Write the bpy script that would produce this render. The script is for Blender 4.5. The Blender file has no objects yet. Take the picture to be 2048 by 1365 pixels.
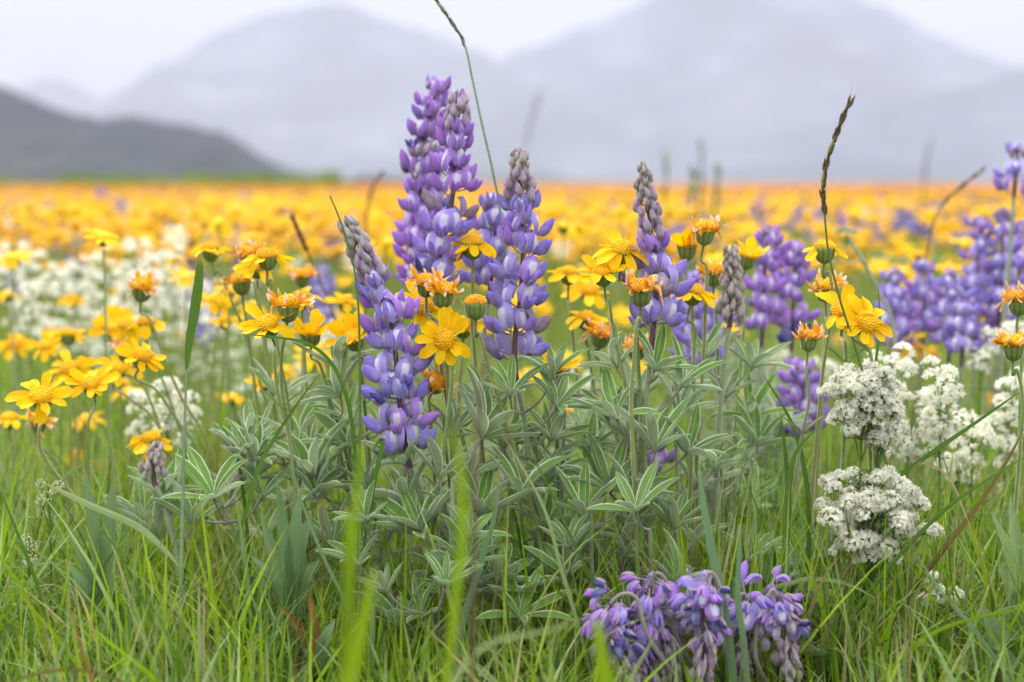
import bpy, math, random
import numpy as np
from mathutils import Vector, Matrix, Quaternion

R = math.radians
rnd = random.Random(7)
npr = np.random.RandomState(11)
S = bpy.context.scene
COL = S.collection

# ------------------------------------------------------------------ camera
CAM_H = 0.36
FPX = 2844.0
PITCH = math.atan((682.5 - 368.0) / FPX)
cam_d = bpy.data.cameras.new("camera")
cam = bpy.data.objects.new("camera", cam_d)
COL.objects.link(cam)
cam.location = (0, 0, CAM_H)
cam.rotation_euler = (math.pi / 2 - PITCH, 0, 0)
cam_d.sensor_width = 36.0
cam_d.lens = 50.0
cam_d.clip_start = 0.02
cam_d.clip_end = 60000
cam_d.dof.use_dof = True
cam_d.dof.focus_distance = 1.045
cam_d.dof.aperture_fstop = 3.9
cam_d.dof.aperture_blades = 0
S.camera = cam

# ------------------------------------------------------------------ light
SUN_EL, SUN_AZ = R(52), R(-35)          # azimuth from +Y towards +X
world = bpy.data.worlds.new("World")
S.world = world
world.use_nodes = True
wn, wl = world.node_tree.nodes, world.node_tree.links
wn.clear()
wo = wn.new("ShaderNodeOutputWorld"); bg = wn.new("ShaderNodeBackground")
sky = wn.new("ShaderNodeTexSky"); sky.sky_type = 'NISHITA'; sky.sun_disc = False
sky.sun_elevation = SUN_EL; sky.sun_rotation = SUN_AZ; sky.altitude = 300
tc = wn.new("ShaderNodeTexCoord"); mp = wn.new("ShaderNodeMapping")
mp.inputs['Scale'].default_value = (1.0, 1.0, 5.5)
mp.inputs['Location'].default_value = (0.37, 0.2, 0.15)
ns = wn.new("ShaderNodeTexNoise"); ns.inputs['Scale'].default_value = 3.2; ns.inputs['Detail'].default_value = 4
ns.inputs['Roughness'].default_value = 0.45
cr = wn.new("ShaderNodeValToRGB")
cr.color_ramp.elements[0].position = 0.33; cr.color_ramp.elements[0].color = (0.64, 0.67, 0.76, 1)
cr.color_ramp.elements[1].position = 0.66; cr.color_ramp.elements[1].color = (1.0, 0.985, 0.94, 1)
mul = wn.new("ShaderNodeVectorMath"); mul.operation = 'SCALE'; mul.inputs['Scale'].default_value = 12.6
mx = wn.new("ShaderNodeMix"); mx.data_type = 'RGBA'; mx.inputs['Factor'].default_value = 0.9
wl.new(tc.outputs['Generated'], mp.inputs['Vector']); wl.new(mp.outputs[0], ns.inputs['Vector'])
sx = wn.new("ShaderNodeSeparateXYZ"); wl.new(tc.outputs['Generated'], sx.inputs[0])
el = wn.new("ShaderNodeMath"); el.operation = 'MULTIPLY_ADD'; el.use_clamp = False
mxz = wn.new("ShaderNodeMath"); mxz.operation = 'MAXIMUM'; mxz.inputs[1].default_value = 0.0
wl.new(sx.outputs['Z'], mxz.inputs[0]); wl.new(mxz.outputs[0], el.inputs[0]); el.inputs[1].default_value = 15.5; el.inputs[2].default_value = 4.1
wl.new(el.outputs[0], mul.inputs['Scale'])
wl.new(ns.outputs['Fac'], cr.inputs['Fac']); wl.new(cr.outputs['Color'], mul.inputs[0])
wl.new(sky.outputs[0], mx.inputs['A']); wl.new(mul.outputs[0], mx.inputs['B'])
wl.new(mx.outputs['Result'], bg.inputs['Color']); bg.inputs['Strength'].default_value = 0.078
wl.new(bg.outputs[0], wo.inputs['Surface'])

sd = bpy.data.lights.new("sun", 'SUN'); sd.energy = 1.5; sd.angle = R(10); sd.color = (1.0, 0.955, 0.89)
so = bpy.data.objects.new("sun", sd); COL.objects.link(so)
sv = Vector((math.sin(SUN_AZ) * math.cos(SUN_EL), math.cos(SUN_AZ) * math.cos(SUN_EL), math.sin(SUN_EL)))
so.rotation_euler = sv.to_track_quat('Z', 'Y').to_euler()

S.view_settings.view_transform = 'Standard'; S.view_settings.look = 'None'
S.view_settings.exposure = 1.76; S.view_settings.gamma = 1.0
S.render.engine = 'CYCLES'
cy = S.cycles
cy.max_bounces = 5; cy.diffuse_bounces = 3; cy.glossy_bounces = 2; cy.transmission_bounces = 4
cy.transparent_max_bounces = 4; cy.volume_bounces = 1; cy.use_denoising = True
cy.caustics_reflective = False; cy.caustics_refractive = False

# ------------------------------------------------------------------ helpers
CP, SP = math.cos(PITCH), math.sin(PITCH)
def P(px, py, Y):
    """world point seen at photo pixel px, py (2048 wide) at distance Y along the ground"""
    xr, yr = (px - 1024) / FPX, (682.5 - py) / FPX
    dy = CP + yr * SP; dz = -SP + yr * CP
    k = Y / dy
    return Vector((xr * k, Y, CAM_H + dz * k))
def pix(v):
    y, z = v.y, v.z - CAM_H
    fwd = y * CP - z * SP; up = y * SP + z * CP
    return (1024 + FPX * v.x / fwd, 682.5 - FPX * up / fwd)

class MB:
    def __init__(s): s.v = []; s.f = []; s.m = []; s.uv = []
    def quadgrid(s, rows, mi, us=None, close=False):
        n = len(rows[0]); b = len(s.v); nr = len(rows)
        for i, r in enumerate(rows):
            for j, p in enumerate(r):
                s.v.append(tuple(p)); s.uv.append((j / (n if close else n - 1), i / (nr - 1)))
        for i in range(nr - 1):
            for j in range(n if close else n - 1):
                k = (j + 1) % n
                s.f.append((b + i * n + j, b + i * n + k, b + (i + 1) * n + k, b + (i + 1) * n + j)); s.m.append(mi)
    def tube(s, pts, rad, mi, n=6, cap=True):
        rows = []; up = None
        for i, p in enumerate(pts):
            t = (pts[min(i + 1, len(pts) - 1)] - pts[max(i - 1, 0)])
            t = t.normalized() if t.length > 1e-9 else Vector((0, 0, 1))
            if up is None: up = t.orthogonal().normalized()
            else:
                up = (up - t * up.dot(t)); up = up.normalized() if up.length > 1e-6 else t.orthogonal().normalized()
            w = t.cross(up); r = rad[i] if isinstance(rad, (list, tuple)) else rad
            rows.append([p + (up * math.cos(a) + w * math.sin(a)) * r for a in [2 * math.pi * k / n for k in range(n)]])
        s.quadgrid(rows, mi, close=True)
        if cap:
            for q in (0, len(rows) - 1):
                b = len(s.v); s.v.append(tuple(pts[q])); s.uv.append((0.5, 0 if q == 0 else 1))
                o = b - n if q else None
        return rows
    def strip(s, pts, widths, side, mi, fold=0.0, nx=2, up=None):
        """leaf-like strip; side = vector or list, fold pushes the midline along -normal"""
        rows = []
        for i, p in enumerate(pts):
            t = (pts[min(i + 1, len(pts) - 1)] - pts[max(i - 1, 0)]).normalized()
            sd = side[i] if isinstance(side, list) else side
            sd = (sd - t * sd.dot(t)); sd = sd.normalized() if sd.length > 1e-6 else t.orthogonal().normalized()
            nrm = sd.cross(t); w = widths[i]; r = []
            for j in range(nx + 1):
                u = -1 + 2 * j / nx
                r.append(p + sd * (u * w) + nrm * (fold * w * (abs(u) ** 1.3)))
            rows.append(r)
        s.quadgrid(rows, mi)
    def add(s, o, M=None, mm=None):
        b = len(s.v)
        s.v += [tuple(M @ Vector(p)) for p in o.v] if M is not None else o.v
        s.f += [tuple(b + k for k in f) for f in o.f]; s.m += [mm[k] if mm else k for k in o.m]; s.uv += o.uv
    def mesh(s, name, mats):
        me = bpy.data.meshes.new(name)
        me.from_pydata(s.v, [], s.f)
        for m in mats: me.materials.append(m)
        me.polygons.foreach_set("material_index", np.array(s.m, dtype=np.int32))
        me.polygons.foreach_set("use_smooth", np.ones(len(s.f), dtype=bool))
        uvl = me.uv_layers.new(name="UVMap")
        li = np.zeros(len(me.loops), dtype=np.int32); me.loops.foreach_get("vertex_index", li)
        uvl.data.foreach_set("uv", np.array(s.uv, dtype=np.float32)[li].ravel())
        me.update()
        return me
    def arrays(s):
        tri, m = [], []
        for f, k in zip(s.f, s.m):
            tri.append((f[0], f[1], f[2])); m.append(k)
            if len(f) == 4: tri.append((f[0], f[2], f[3])); m.append(k)
        return np.array(s.v, dtype=np.float32), np.array(tri, dtype=np.int32), np.array(m, dtype=np.int32)

def link(name, me, parent=None, M=None):
    o = bpy.data.objects.new(name, me); COL.objects.link(o)
    if parent is not None: o.parent = parent
    if M is not None: o.matrix_local = M
    return o
def tag(o, label=None, cat=None, group=None, kind=None):
    if label: o["label"] = label
    if cat: o["category"] = cat
    if group: o["group"] = group
    if kind: o["kind"] = kind
    return o
def root(name, loc, label, cat, group=None):
    o = bpy.data.objects.new(name, None); o.empty_display_size = 0.01; COL.objects.link(o)
    o.location = loc; return tag(o, label, cat, group)

def curve(pts, n):
    """Catmull-Rom through pts, n samples"""
    q = [pts[0] * 2 - pts[1]] + list(pts) + [pts[-1] * 2 - pts[-2]]
    out = []; m = len(pts) - 1
    for i in range(n):
        t = m * i / (n - 1); k = min(int(t), m - 1); t -= k
        a, b, c, d = q[k], q[k + 1], q[k + 2], q[k + 3]
        out.append(0.5 * ((2 * b) + (c - a) * t + (2 * a - 5 * b + 4 * c - d) * t * t + (3 * b - a - 3 * c + d) * t ** 3))
    return out
def frame(o, z, xref=None, roll=0.0, sc=1.0):
    z = z.normalized(); x = xref if xref is not None else z.orthogonal()
    x = x - z * x.dot(z); x = x.normalized() if x.length > 1e-6 else z.orthogonal().normalized()
    y = z.cross(x)
    M = Matrix(((x.x, y.x, z.x, 0), (x.y, y.y, z.y, 0), (x.z, y.z, z.z, 0), (0, 0, 0, 1)))
    return Matrix.Translation(o) @ M @ Matrix.Rotation(roll, 4, 'Z') @ Matrix.Scale(sc, 4)
def uni(a, b): return rnd.uniform(a, b)
def rv(s=1.0): return Vector((uni(-s, s), uni(-s, s), uni(-s, s)))

# ------------------------------------------------------------------ materials
class NT:
    def __init__(s, name):
        s.m = bpy.data.materials.new(name); s.m.use_nodes = True
        s.n = s.m.node_tree.nodes; s.l = s.m.node_tree.links; s.n.clear()
        s.out = s.n.new("ShaderNodeOutputMaterial")
    def node(s, t, **k):
        n = s.n.new(t)
        for a, b in k.items(): setattr(n, a, b)
        return n
    def val(s, n, i, v):
        if hasattr(v, 'is_linked') or hasattr(v, 'links'): s.l.new(v, n.inputs[i])
        else: n.inputs[i].default_value = v
    def mix(s, f, a, b, mode='MIX'):
        n = s.node("ShaderNodeMix", data_type='RGBA', blend_type=mode)
        s.val(n, 'Factor', f); s.val(n, 'A', a if not isinstance(a, tuple) else (*a, 1)); s.val(n, 'B', b if not isinstance(b, tuple) else (*b, 1))
        return n.outputs['Result']
    def math(s, op, a, b=0.0, c=0.0, clamp=False):
        n = s.node("ShaderNodeMath", operation=op); n.use_clamp = clamp
        s.val(n, 0, a); s.val(n, 1, b); s.val(n, 2, c); return n.outputs[0]
    def ramp(s, fac, pts, interp='LINEAR'):
        n = s.node("ShaderNodeValToRGB"); e = n.color_ramp.elements; n.color_ramp.interpolation = interp
        while len(e) < len(pts): e.new(0.5)
        for k, (p, c) in enumerate(pts): e[k].position = p; e[k].color = (*c, 1) if len(c) == 3 else c
        s.l.new(fac, n.inputs['Fac']); return n.outputs['Color']
    def noise(s, scale, detail=2, obj=True, stretch=None, rough=0.5):
        t = s.node("ShaderNodeTexCoord"); n = s.node("ShaderNodeTexNoise")
        n.inputs['Scale'].default_value = scale; n.inputs['Detail'].default_value = detail; n.inputs['Roughness'].default_value = rough
        v = t.outputs['Object' if obj else 'UV']
        if stretch:
            mpn = s.node("ShaderNodeMapping"); mpn.inputs['Scale'].default_value = stretch; s.l.new(v, mpn.inputs[0]); v = mpn.outputs[0]
        s.l.new(v, n.inputs['Vector']); return n.outputs['Fac']
    def uv(s):
        t = s.node("ShaderNodeTexCoord"); x = s.node("ShaderNodeSeparateXYZ"); s.l.new(t.outputs['UV'], x.inputs[0])
        return x.outputs['X'], x.outputs['Y']
    def orand(s): return s.node("ShaderNodeObjectInfo").outputs['Random']
    def hsv(s, col, h=0.5, sa=1.0, v=1.0):
        n = s.node("ShaderNodeHueSaturation"); s.val(n, 'Hue', h); s.val(n, 'Saturation', sa); s.val(n, 'Value', v)
        s.val(n, 'Color', col if not isinstance(col, tuple) else (*col, 1)); return n.outputs[0]
    def finish(s, col, rough=0.6, spec=0.3, sheen=0.0, sheen_tint=(1, 1, 1), tr=0.3, trcol=None, bump=None):
        p = s.node("ShaderNodeBsdfPrincipled")
        c = col if not isinstance(col, tuple) else (*col, 1)
        s.val(p, 'Base Color', c); p.inputs['Roughness'].default_value = rough
        p.inputs['Specular IOR Level'].default_value = spec
        if sheen: p.inputs['Sheen Weight'].default_value = sheen; p.inputs['Sheen Roughness'].default_value = 0.35; p.inputs['Sheen Tint'].default_value = (*sheen_tint, 1)
        if bump is not None:
            b = s.node("ShaderNodeBump"); b.inputs['Strength'].default_value = bump[1]; b.inputs['Distance'].default_value = bump[2]
            s.l.new(bump[0], b.inputs['Height']); s.l.new(b.outputs[0], p.inputs['Normal'])
        if tr > 0:
            t = s.node("ShaderNodeBsdfTranslucent"); s.val(t, 'Color', trcol if trcol is not None else c)
            mxs = s.node("ShaderNodeMixShader"); mxs.inputs[0].default_value = tr
            s.l.new(p.outputs[0], mxs.inputs[1]); s.l.new(t.outputs[0], mxs.inputs[2]); s.l.new(mxs.outputs[0], s.out.inputs['Surface'])
        else: s.l.new(p.outputs[0], s.out.inputs['Surface'])
        return s.m

def m_plain(name, col, hv=0.06, **k):
    t = NT(name); r = t.orand()
    c = t.hsv(col, t.math('MULTIPLY_ADD', r, hv, 0.5 - hv / 2), 1.0, t.math('MULTIPLY_ADD', t.noise(90, 3), 0.7, 0.65))
    return t.finish(c, **k)

def m_banner(name, edge, edge2, white=(0.78, 0.76, 0.84)):
    t = NT(name); u, v = t.uv(); r = t.orand()
    e = t.mix(r, edge, edge2)
    e = t.mix(t.math('MULTIPLY', t.noise(420, 3, stretch=(1, 1, 0.25)), 0.55), e, (0.52, 0.44, 0.80))
    du = t.math('ABSOLUTE', t.math('SUBTRACT', u, 0.5))
    a = t.math('SUBTRACT', 1.0, t.math('MULTIPLY', du, 3.7))
    b = t.math('SUBTRACT', 1.0, t.math('POWER', t.math('ABSOLUTE', t.math('MULTIPLY', t.math('SUBTRACT', v, 0.42), 2.5)), 3.0))
    w = t.math('MULTIPLY', t.math('MINIMUM', a, b), 2.3, clamp=True)
    c = t.mix(w, e, white)
    return t.finish(c, rough=0.55, spec=0.25, sheen=0.15, tr=0.35)
def m_wing(name, tip, tip2, base=(0.40, 0.34, 0.74)):
    t = NT(name); u, v = t.uv(); r = t.orand()
    e = t.mix(r, tip, tip2)
    vein = t.noise(700, 2, stretch=(0.2, 1, 1))
    f = t.math('ADD', t.math('MULTIPLY', t.math('SUBTRACT', 0.75, v), 0.75), t.math('MULTIPLY', t.math('SUBTRACT', vein, 0.5), 1.5), clamp=True)
    c = t.mix(f, e, base)
    rim = t.math('SUBTRACT', 1.0, t.math('MULTIPLY', t.math('ABSOLUTE', t.math('COSINE', t.math('MULTIPLY', u, 6.2832))), 3.2), clamp=True)
    c = t.mix(t.math('MULTIPLY', rim, 0.55), c, (0.72, 0.62, 0.88))
    return t.finish(c, rough=0.7, spec=0.12, sheen=0.2, tr=0.34)

VIO = (0.44, 0.25, 0.72); BLU = (0.2, 0.16, 0.6); MAG = (0.47, 0.21, 0.66); NAV = (0.035, 0.04, 0.19)
M = {}
M['ban_b'] = m_banner('petal_banner_blue_violet', (0.46, 0.35, 0.75), (0.38, 0.32, 0.75), (0.86, 0.84, 0.90))
M['win_b'] = m_wing('petal_wing_blue_violet', (0.37, 0.235, 0.71), (0.28, 0.235, 0.70), (0.62, 0.55, 0.85))
M['ban_v'] = m_banner('petal_banner_violet', VIO, MAG)
M['win_v'] = m_wing('petal_wing_violet', VIO, MAG, (0.36, 0.24, 0.66))
M['ban_n'] = m_banner('petal_banner_navy', NAV, (0.12, 0.12, 0.4), (0.3, 0.3, 0.45))
M['win_n'] = m_wing('petal_wing_navy', NAV, (0.08, 0.09, 0.33), (0.16, 0.17, 0.4))
M['ban_f'] = m_banner('petal_banner_faded', (0.42, 0.33, 0.45), (0.36, 0.27, 0.36), (0.62, 0.55, 0.55))
M['win_f'] = m_wing('petal_wing_faded', (0.38, 0.27, 0.42), (0.34, 0.24, 0.3), (0.55, 0.46, 0.46))
M['calyx'] = m_plain('calyx_silky_mauve', (0.33, 0.22, 0.33), sheen=0.9, tr=0.1)
M['rachis'] = m_plain('rachis_purple_brown', (0.13, 0.055, 0.085), sheen=0.55, tr=0)
def m_bud(name, a, b):
    t = NT(name); u, v = t.uv(); r = t.orand()
    c = t.mix(t.math('MULTIPLY', v, 1.1, clamp=True), a, t.mix(r, b, tuple(k * 0.75 for k in b)))
    st = t.noise(500, 3, stretch=(1, 1, 0.15))
    c = t.mix(t.math('MULTIPLY', t.math('SUBTRACT', st, 0.42), 2.2, clamp=True), c, (0.56, 0.50, 0.50))
    return t.finish(c, rough=0.7, spec=0.15, sheen=0.8, tr=0.1)
M['bud_m'] = m_bud('bud_mauve', (0.27, 0.20, 0.20), (0.30, 0.14, 0.38))
M['bud_g'] = m_bud('bud_silver_green', (0.27, 0.29, 0.15), (0.33, 0.23, 0.28))
M['bract'] = m_plain('bract_silky', (0.50, 0.46, 0.44), sheen=0.8, tr=0.3)
M['lstem'] = m_plain('lupine_stem_downy', (0.27, 0.31, 0.19), sheen=0.8, tr=0)
M['petiole'] = m_plain('petiole_downy_mauve', (0.26, 0.22, 0.19), sheen=0.8, tr=0)
def m_lupleaf():
    t = NT('lupine_leaflet'); u, v = t.uv(); r = t.orand()
    top = t.mix(r, (0.16, 0.295, 0.06), (0.19, 0.31, 0.09))
    top = t.hsv(top, 0.5, 1.0, t.math('MULTIPLY_ADD', t.noise(60, 4), 0.8, 0.6))
    und = (0.30, 0.38, 0.22)
    g = t.node("ShaderNodeNewGeometry").outputs['Backfacing']
    c = t.mix(g, top, und)
    du = t.math('ABSOLUTE', t.math('SUBTRACT', u, 0.5))
    edge = t.math('MULTIPLY', t.math('SUBTRACT', du, 0.40), 12, clamp=True)
    mid = t.math('MULTIPLY', t.math('SUBTRACT', 0.045, du), 30, clamp=True)
    c = t.mix(t.math('MAXIMUM', edge, t.math('MULTIPLY', mid, 0.5)), c, (0.72, 0.77, 0.62))
    return t.finish(c, rough=0.7, spec=0.10, sheen=0.18, sheen_tint=(1, 1, 0.9), tr=0.33)
M['lupleaf'] = m_lupleaf()
def m_ray():
    t = NT('ray_petal_yellow'); u, v = t.uv(); r = t.orand()
    c = t.mix(r, (0.95, 0.60, 0.006), (0.92, 0.52, 0.004))
    c = t.mix(t.math('MULTIPLY', t.math('SUBTRACT', 0.35, v), 1.6, clamp=True), c, (0.88, 0.42, 0.003))
    g = t.noise(900, 2, stretch=(0.12, 1, 1))
    c = t.hsv(c, 0.5, 1.0, t.math('MULTIPLY_ADD', g, 0.3, 0.87))
    return t.finish(c, rough=0.6, spec=0.12, tr=0.4)
M['ray'] = m_ray()
def m_wither():
    t = NT('ray_petal_withered'); u, v = t.uv(); r = t.orand()
    c = t.mix(r, (0.88, 0.42, 0.01), (0.80, 0.31, 0.012))
    f = t.math('MULTIPLY', t.math('SUBTRACT', t.math('ADD', v, t.noise(260, 2)), 1.12), 3.5, clamp=True)
    c = t.mix(f, c, (0.82, 0.66, 0.50))
    return t.finish(c, rough=0.6, spec=0.2, tr=0.3)
M['wither'] = m_wither()
M['disc'] = m_plain('disc_florets_orange', (0.93, 0.54, 0.008), hv=0.02, tr=0.15, rough=0.6)
M['disc_o'] = m_plain('disc_florets_brown', (0.82, 0.42, 0.02), hv=0.02, tr=0.1, rough=0.7)
def m_cup():
    t = NT('involucre_green'); u, v = t.uv()
    st = t.math('ABSOLUTE', t.math('SINE', t.math('MULTIPLY', u, 34.0)))
    c = t.mix(t.math('MULTIPLY', st, 0.8), (0.10, 0.15, 0.03), (0.24, 0.31, 0.08))
    c = t.mix(t.math('MULTIPLY', t.math('SUBTRACT', v, 0.8), 1.6, clamp=True), c, (0.20, 0.13, 0.05))
    return t.finish(c, rough=0.7, spec=0.2, sheen=0.5, tr=0.05)
M['cup'] = m_cup()
M['astem'] = m_plain('flower_stem_green', (0.19, 0.24, 0.06), sheen=0.9, tr=0.0)
M['hair'] = m_plain('stem_hairs', (0.55, 0.58, 0.40), tr=0.5)
M['aleaf'] = m_plain('stem_leaf_green', (0.15, 0.24, 0.05), sheen=0.3, tr=0.35)
M['white'] = m_plain('petal_white', (0.90, 0.89, 0.77), hv=0.01, tr=0.6, rough=0.6)
M['cream'] = m_plain('bud_cream', (0.62, 0.62, 0.38), hv=0.01, tr=0.3)
M['bstem'] = m_plain('bedstraw_stem_green', (0.10, 0.17, 0.035), tr=0.0)
M['pedicel'] = m_plain('pedicel_pale_green', (0.34, 0.42, 0.16), tr=0.3)
M['bleaf'] = m_plain('bedstraw_leaf_green', (0.09, 0.17, 0.05), tr=0.3)
def m_blade(name, a, b, tip=(0.40, 0.30, 0.10), tr=0.4, rough=0.42, ns_=0.2):
    t = NT(name); u, v = t.uv(); r = t.orand()
    c = t.mix(r, a, b)
    g = t.noise(1.0, 2, obj=False, stretch=(26, 0.8, 1))
    c = t.hsv(c, 0.5, 1.0, t.math('MULTIPLY_ADD', g, 0.9, 0.55))
    c = t.mix(t.math('MULTIPLY', t.math('SUBTRACT', t.math('ADD', v, t.math('MULTIPLY', t.noise(40, 2), 0.25)), 1.02), 6.0, clamp=True), c, tip)
    return t.finish(c, rough=rough, spec=0.2, tr=tr)
M['blade_y'] = m_blade('grass_blade_yellow_green', (0.19, 0.30, 0.01), (0.23, 0.34, 0.012))
M['blade_g'] = m_blade('grass_blade_green', (0.075, 0.16, 0.02), (0.10, 0.19, 0.03))
M['blade_b'] = m_blade('grass_blade_blue_green', (0.15, 0.25, 0.13), (0.18, 0.28, 0.14))
M['blade_p'] = m_blade('grass_blade_pale', (0.26, 0.34, 0.14), (0.30, 0.38, 0.16))
M['blade_d'] = m_blade('grass_blade_dry', (0.34, 0.25, 0.12), (0.40, 0.30, 0.16))
M['blade_r'] = m_blade('grass_blade_red_brown', (0.13, 0.12, 0.03), (0.17, 0.12, 0.04))
M['broad'] = m_blade('broad_leaf_grey_green', (0.14, 0.235, 0.10), (0.17, 0.26, 0.11), tip=(0.30, 0.30, 0.08), tr=0.25)
M['rust'] = m_blade('leaf_rust_red', (0.30, 0.17, 0.055), (0.25, 0.13, 0.04), tip=(0.3, 0.1, 0.03))
M['hairyleaf'] = m_blade('leaf_pale_hairy', (0.22, 0.32, 0.13), (0.25, 0.34, 0.15), tip=(0.45, 0.32, 0.2))
M['gstem'] = m_plain('grass_stem_green', (0.10, 0.16, 0.035), tr=0)
M['gstem_p'] = m_plain('grass_stem_pale', (0.20, 0.29, 0.16), tr=0)
M['gstem_d'] = m_plain('grass_stem_brown', (0.13, 0.085, 0.04), tr=0)
M['spikelet'] = m_plain('grass_spikelet_brown', (0.11, 0.062, 0.03), tr=0.15, rough=0.45)
M['spikelet_g'] = m_plain('grass_spikelet_green', (0.30, 0.36, 0.12), tr=0.15)
M['awn'] = m_plain('grass_awn', (0.25, 0.17, 0.10), tr=0.2)
M['yarrow'] = m_plain('yarrow_buds_grey_green', (0.33, 0.37, 0.25), tr=0.1, sheen=0.5)

def m_attr(name, tr=0.38, rough=0.6, spec=0.10):
    t = NT(name); a = t.node("ShaderNodeAttribute"); a.attribute_name = 'Col'
    return t.finish(a.outputs['Color'], rough=rough, spec=spec, tr=tr)
M['meadow'] = m_attr('meadow_grass')

# ------------------------------------------------------------------ setting: ground, hills, mountains
def m_ground():
    t = NT('meadow_ground')
    g = t.node("ShaderNodeNewGeometry"); sep = t.node("ShaderNodeSeparateXYZ"); t.l.new(g.outputs['Position'], sep.inputs[0])
    y = sep.outputs['Y']
    near = t.ramp(t.noise(14, 5), [(0.35, (0.018, 0.022, 0.006)), (0.6, (0.035, 0.055, 0.012)), (0.75, (0.09, 0.07, 0.035))])
    far = t.ramp(t.noise(0.09, 5, stretch=(1, 0.35, 1)), [(0.36, (0.12, 0.17, 0.02)), (0.5, (0.42, 0.30, 0.02)), (0.62, (0.50, 0.30, 0.01)), (0.75, (0.20, 0.17, 0.10))])
    f = t.math('MULTIPLY', t.math('SUBTRACT', y, 40.0), 0.03, clamp=True)
    c = t.mix(f, near, far)
    vf = t.math('MULTIPLY', t.math('SUBTRACT', y, 350.0), 0.004, clamp=True)
    c = t.mix(vf, c, (0.10, 0.12, 0.03))
    return t.finish(c, rough=0.9, spec=0.1, tr=0)
gb = MB()
xs = [-5400, -2000, -400, -80, -20, -6, -2, 0, 2, 6, 20, 80, 400, 2000, 5400]
ys = [-300, -50, -5, -1, 0, 1, 2, 4, 8, 20, 60, 200, 600, 2000, 6300]
gb.quadgrid([[Vector((x, y, 0)) for x in xs] for y in ys], 0)
tag(link('ground', gb.mesh('ground', [m_ground()])), 'meadow soil reaching to the foot of the mountains', None, None, 'structure')

def ridge(name, sil, Y, depth, mat, label, rough, seed, nx=150, ny=36):
    """terrain whose crest passes through the silhouette points at distance Y; slopes run towards and away from the viewer"""
    rs = np.random.RandomState(seed)
    pts = [P(a, b, Y) for a, b in sil]
    X = np.array([p.x for p in pts]); Z = np.array([max(p.z, 0.5) for p in pts])
    gx = np.linspace(X[0], X[-1], nx); crest = np.interp(gx, X, Z)
    wob = np.zeros(nx)
    for k in range(2, 44): wob += np.sin(gx / (X[-1] - X[0]) * 2 * math.pi * k * 1.7 + rs.uniform(0, 6.3)) / k ** 0.85
    crest = crest + wob * rough * 0.5
    rows = []
    for j in range(ny):
        v = j / (ny - 1) * 1.5 - 1.0              # -1 foot .. 0 crest .. .5 back
        prof = (1 - abs(v)) ** 1.25 if v < 0 else 1 - v * 1.2
        r = []
        for i in range(nx):
            u = gx[i] / (X[-1] - X[0]) * 14
            rav = math.sin(u * 2.3 + 1.3 * math.sin(v * 4 + u)) * 0.5 + math.sin(u * 5.1 + v * 3) * 0.3 + math.sin(u * 11 + v * 7 + seed) * 0.17
            a = (1 - abs(2 * abs(v) - 1)) if v < 0 else 0.3
            z = crest[i] * max(prof, 0) + rav * rough * 2.2 * a
            if j in (0, ny - 1): z = -2
            r.append(Vector((gx[i], Y + v * depth + rav * rough * 2 * a, max(z, -2))))
        rows.append(r)
    b = MB(); b.quadgrid(rows, 0)
    return tag(link(name, b.mesh(name, [mat])), label, None, None, 'structure')
def m_hill(name, ramp, scale, spots=None):
    t = NT(name)
    c = t.ramp(t.noise(scale, 6, stretch=(1, 1, 1.8)), ramp)
    if spots: c = t.mix(t.math('MULTIPLY', t.math('SUBTRACT', t.noise(scale * 1.7, 4, stretch=(1, 1, 3)), 0.56), 7, clamp=True), c, spots)
    return t.finish(c, rough=0.95, spec=0.05, tr=0)
mh = m_hill('hill_scrub', [(0.38, (0.002, 0.010, 0.028)), (0.52, (0.005, 0.018, 0.028)), (0.66, (0.035, 0.034, 0.042))], 0.009, (0.06, 0.06, 0.07))
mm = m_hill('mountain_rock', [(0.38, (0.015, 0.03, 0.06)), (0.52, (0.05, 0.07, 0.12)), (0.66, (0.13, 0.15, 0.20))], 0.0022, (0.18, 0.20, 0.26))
ridge('hills', [(-900, 60), (-300, 110), (0, 165), (50, 187), (100, 203), (140, 222), (200, 240), (280, 232), (340, 244), (435, 262), (470, 280), (520, 312), (575, 344), (640, 359), (720, 368), (800, 372)],
      900, 310, mh, 'dark scrub covered hill with bare patches sloping down at the left', 3.2, 3)
ridge('hills', [(640, 372), (740, 358), (800, 346), (870, 340), (980, 344), (1080, 342), (1150, 356), (1260, 371)], 2600, 250, mh,
      'low dark rise on the skyline behind the tall purple spikes', 2, 5)
ridge('mountain', [(-700, 120), (-200, 170), (30, 178), (100, 152), (150, 160), (215, 205), (300, 240), (420, 300), (520, 372)], 5900, 500, mm,
      'small distant peak showing above the dark hill', 12, 9)
ridge('mountain', [(60, 371), (150, 262), (215, 196), (300, 140), (380, 103), (440, 62), (500, 26), (560, 12), (660, 8), (740, 18), (820, 50), (900, 70), (1000, 120), (1120, 190), (1300, 371)], 5000, 900, mm,
      'pale hazy mountain rising left of the tall purple spikes', 22, 12)
ridge('mountain', [(640, 371), (700, 322), (800, 262), (900, 200), (955, 142), (1030, 108), (1080, 84), (1150, 58), (1230, 22), (1300, -4), (1400, -60), (1500, -75), (1620, -50), (1750, 2), (1820, 44), (1880, 78), (1960, 112), (2060, 136), (2300, 200), (2700, 371)], 4500, 900, mm,
      'huge pale mountain filling the right half of the skyline', 22, 15)
ridge('mountain', [(1150, 371), (1250, 350), (1500, 300), (1640, 240), (1800, 205), (1950, 165), (2060, 128), (2300, 80), (2800, 60)], 3400, 700, mm,
      'nearer hazy slope rising towards the right edge', 9, 18)

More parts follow.
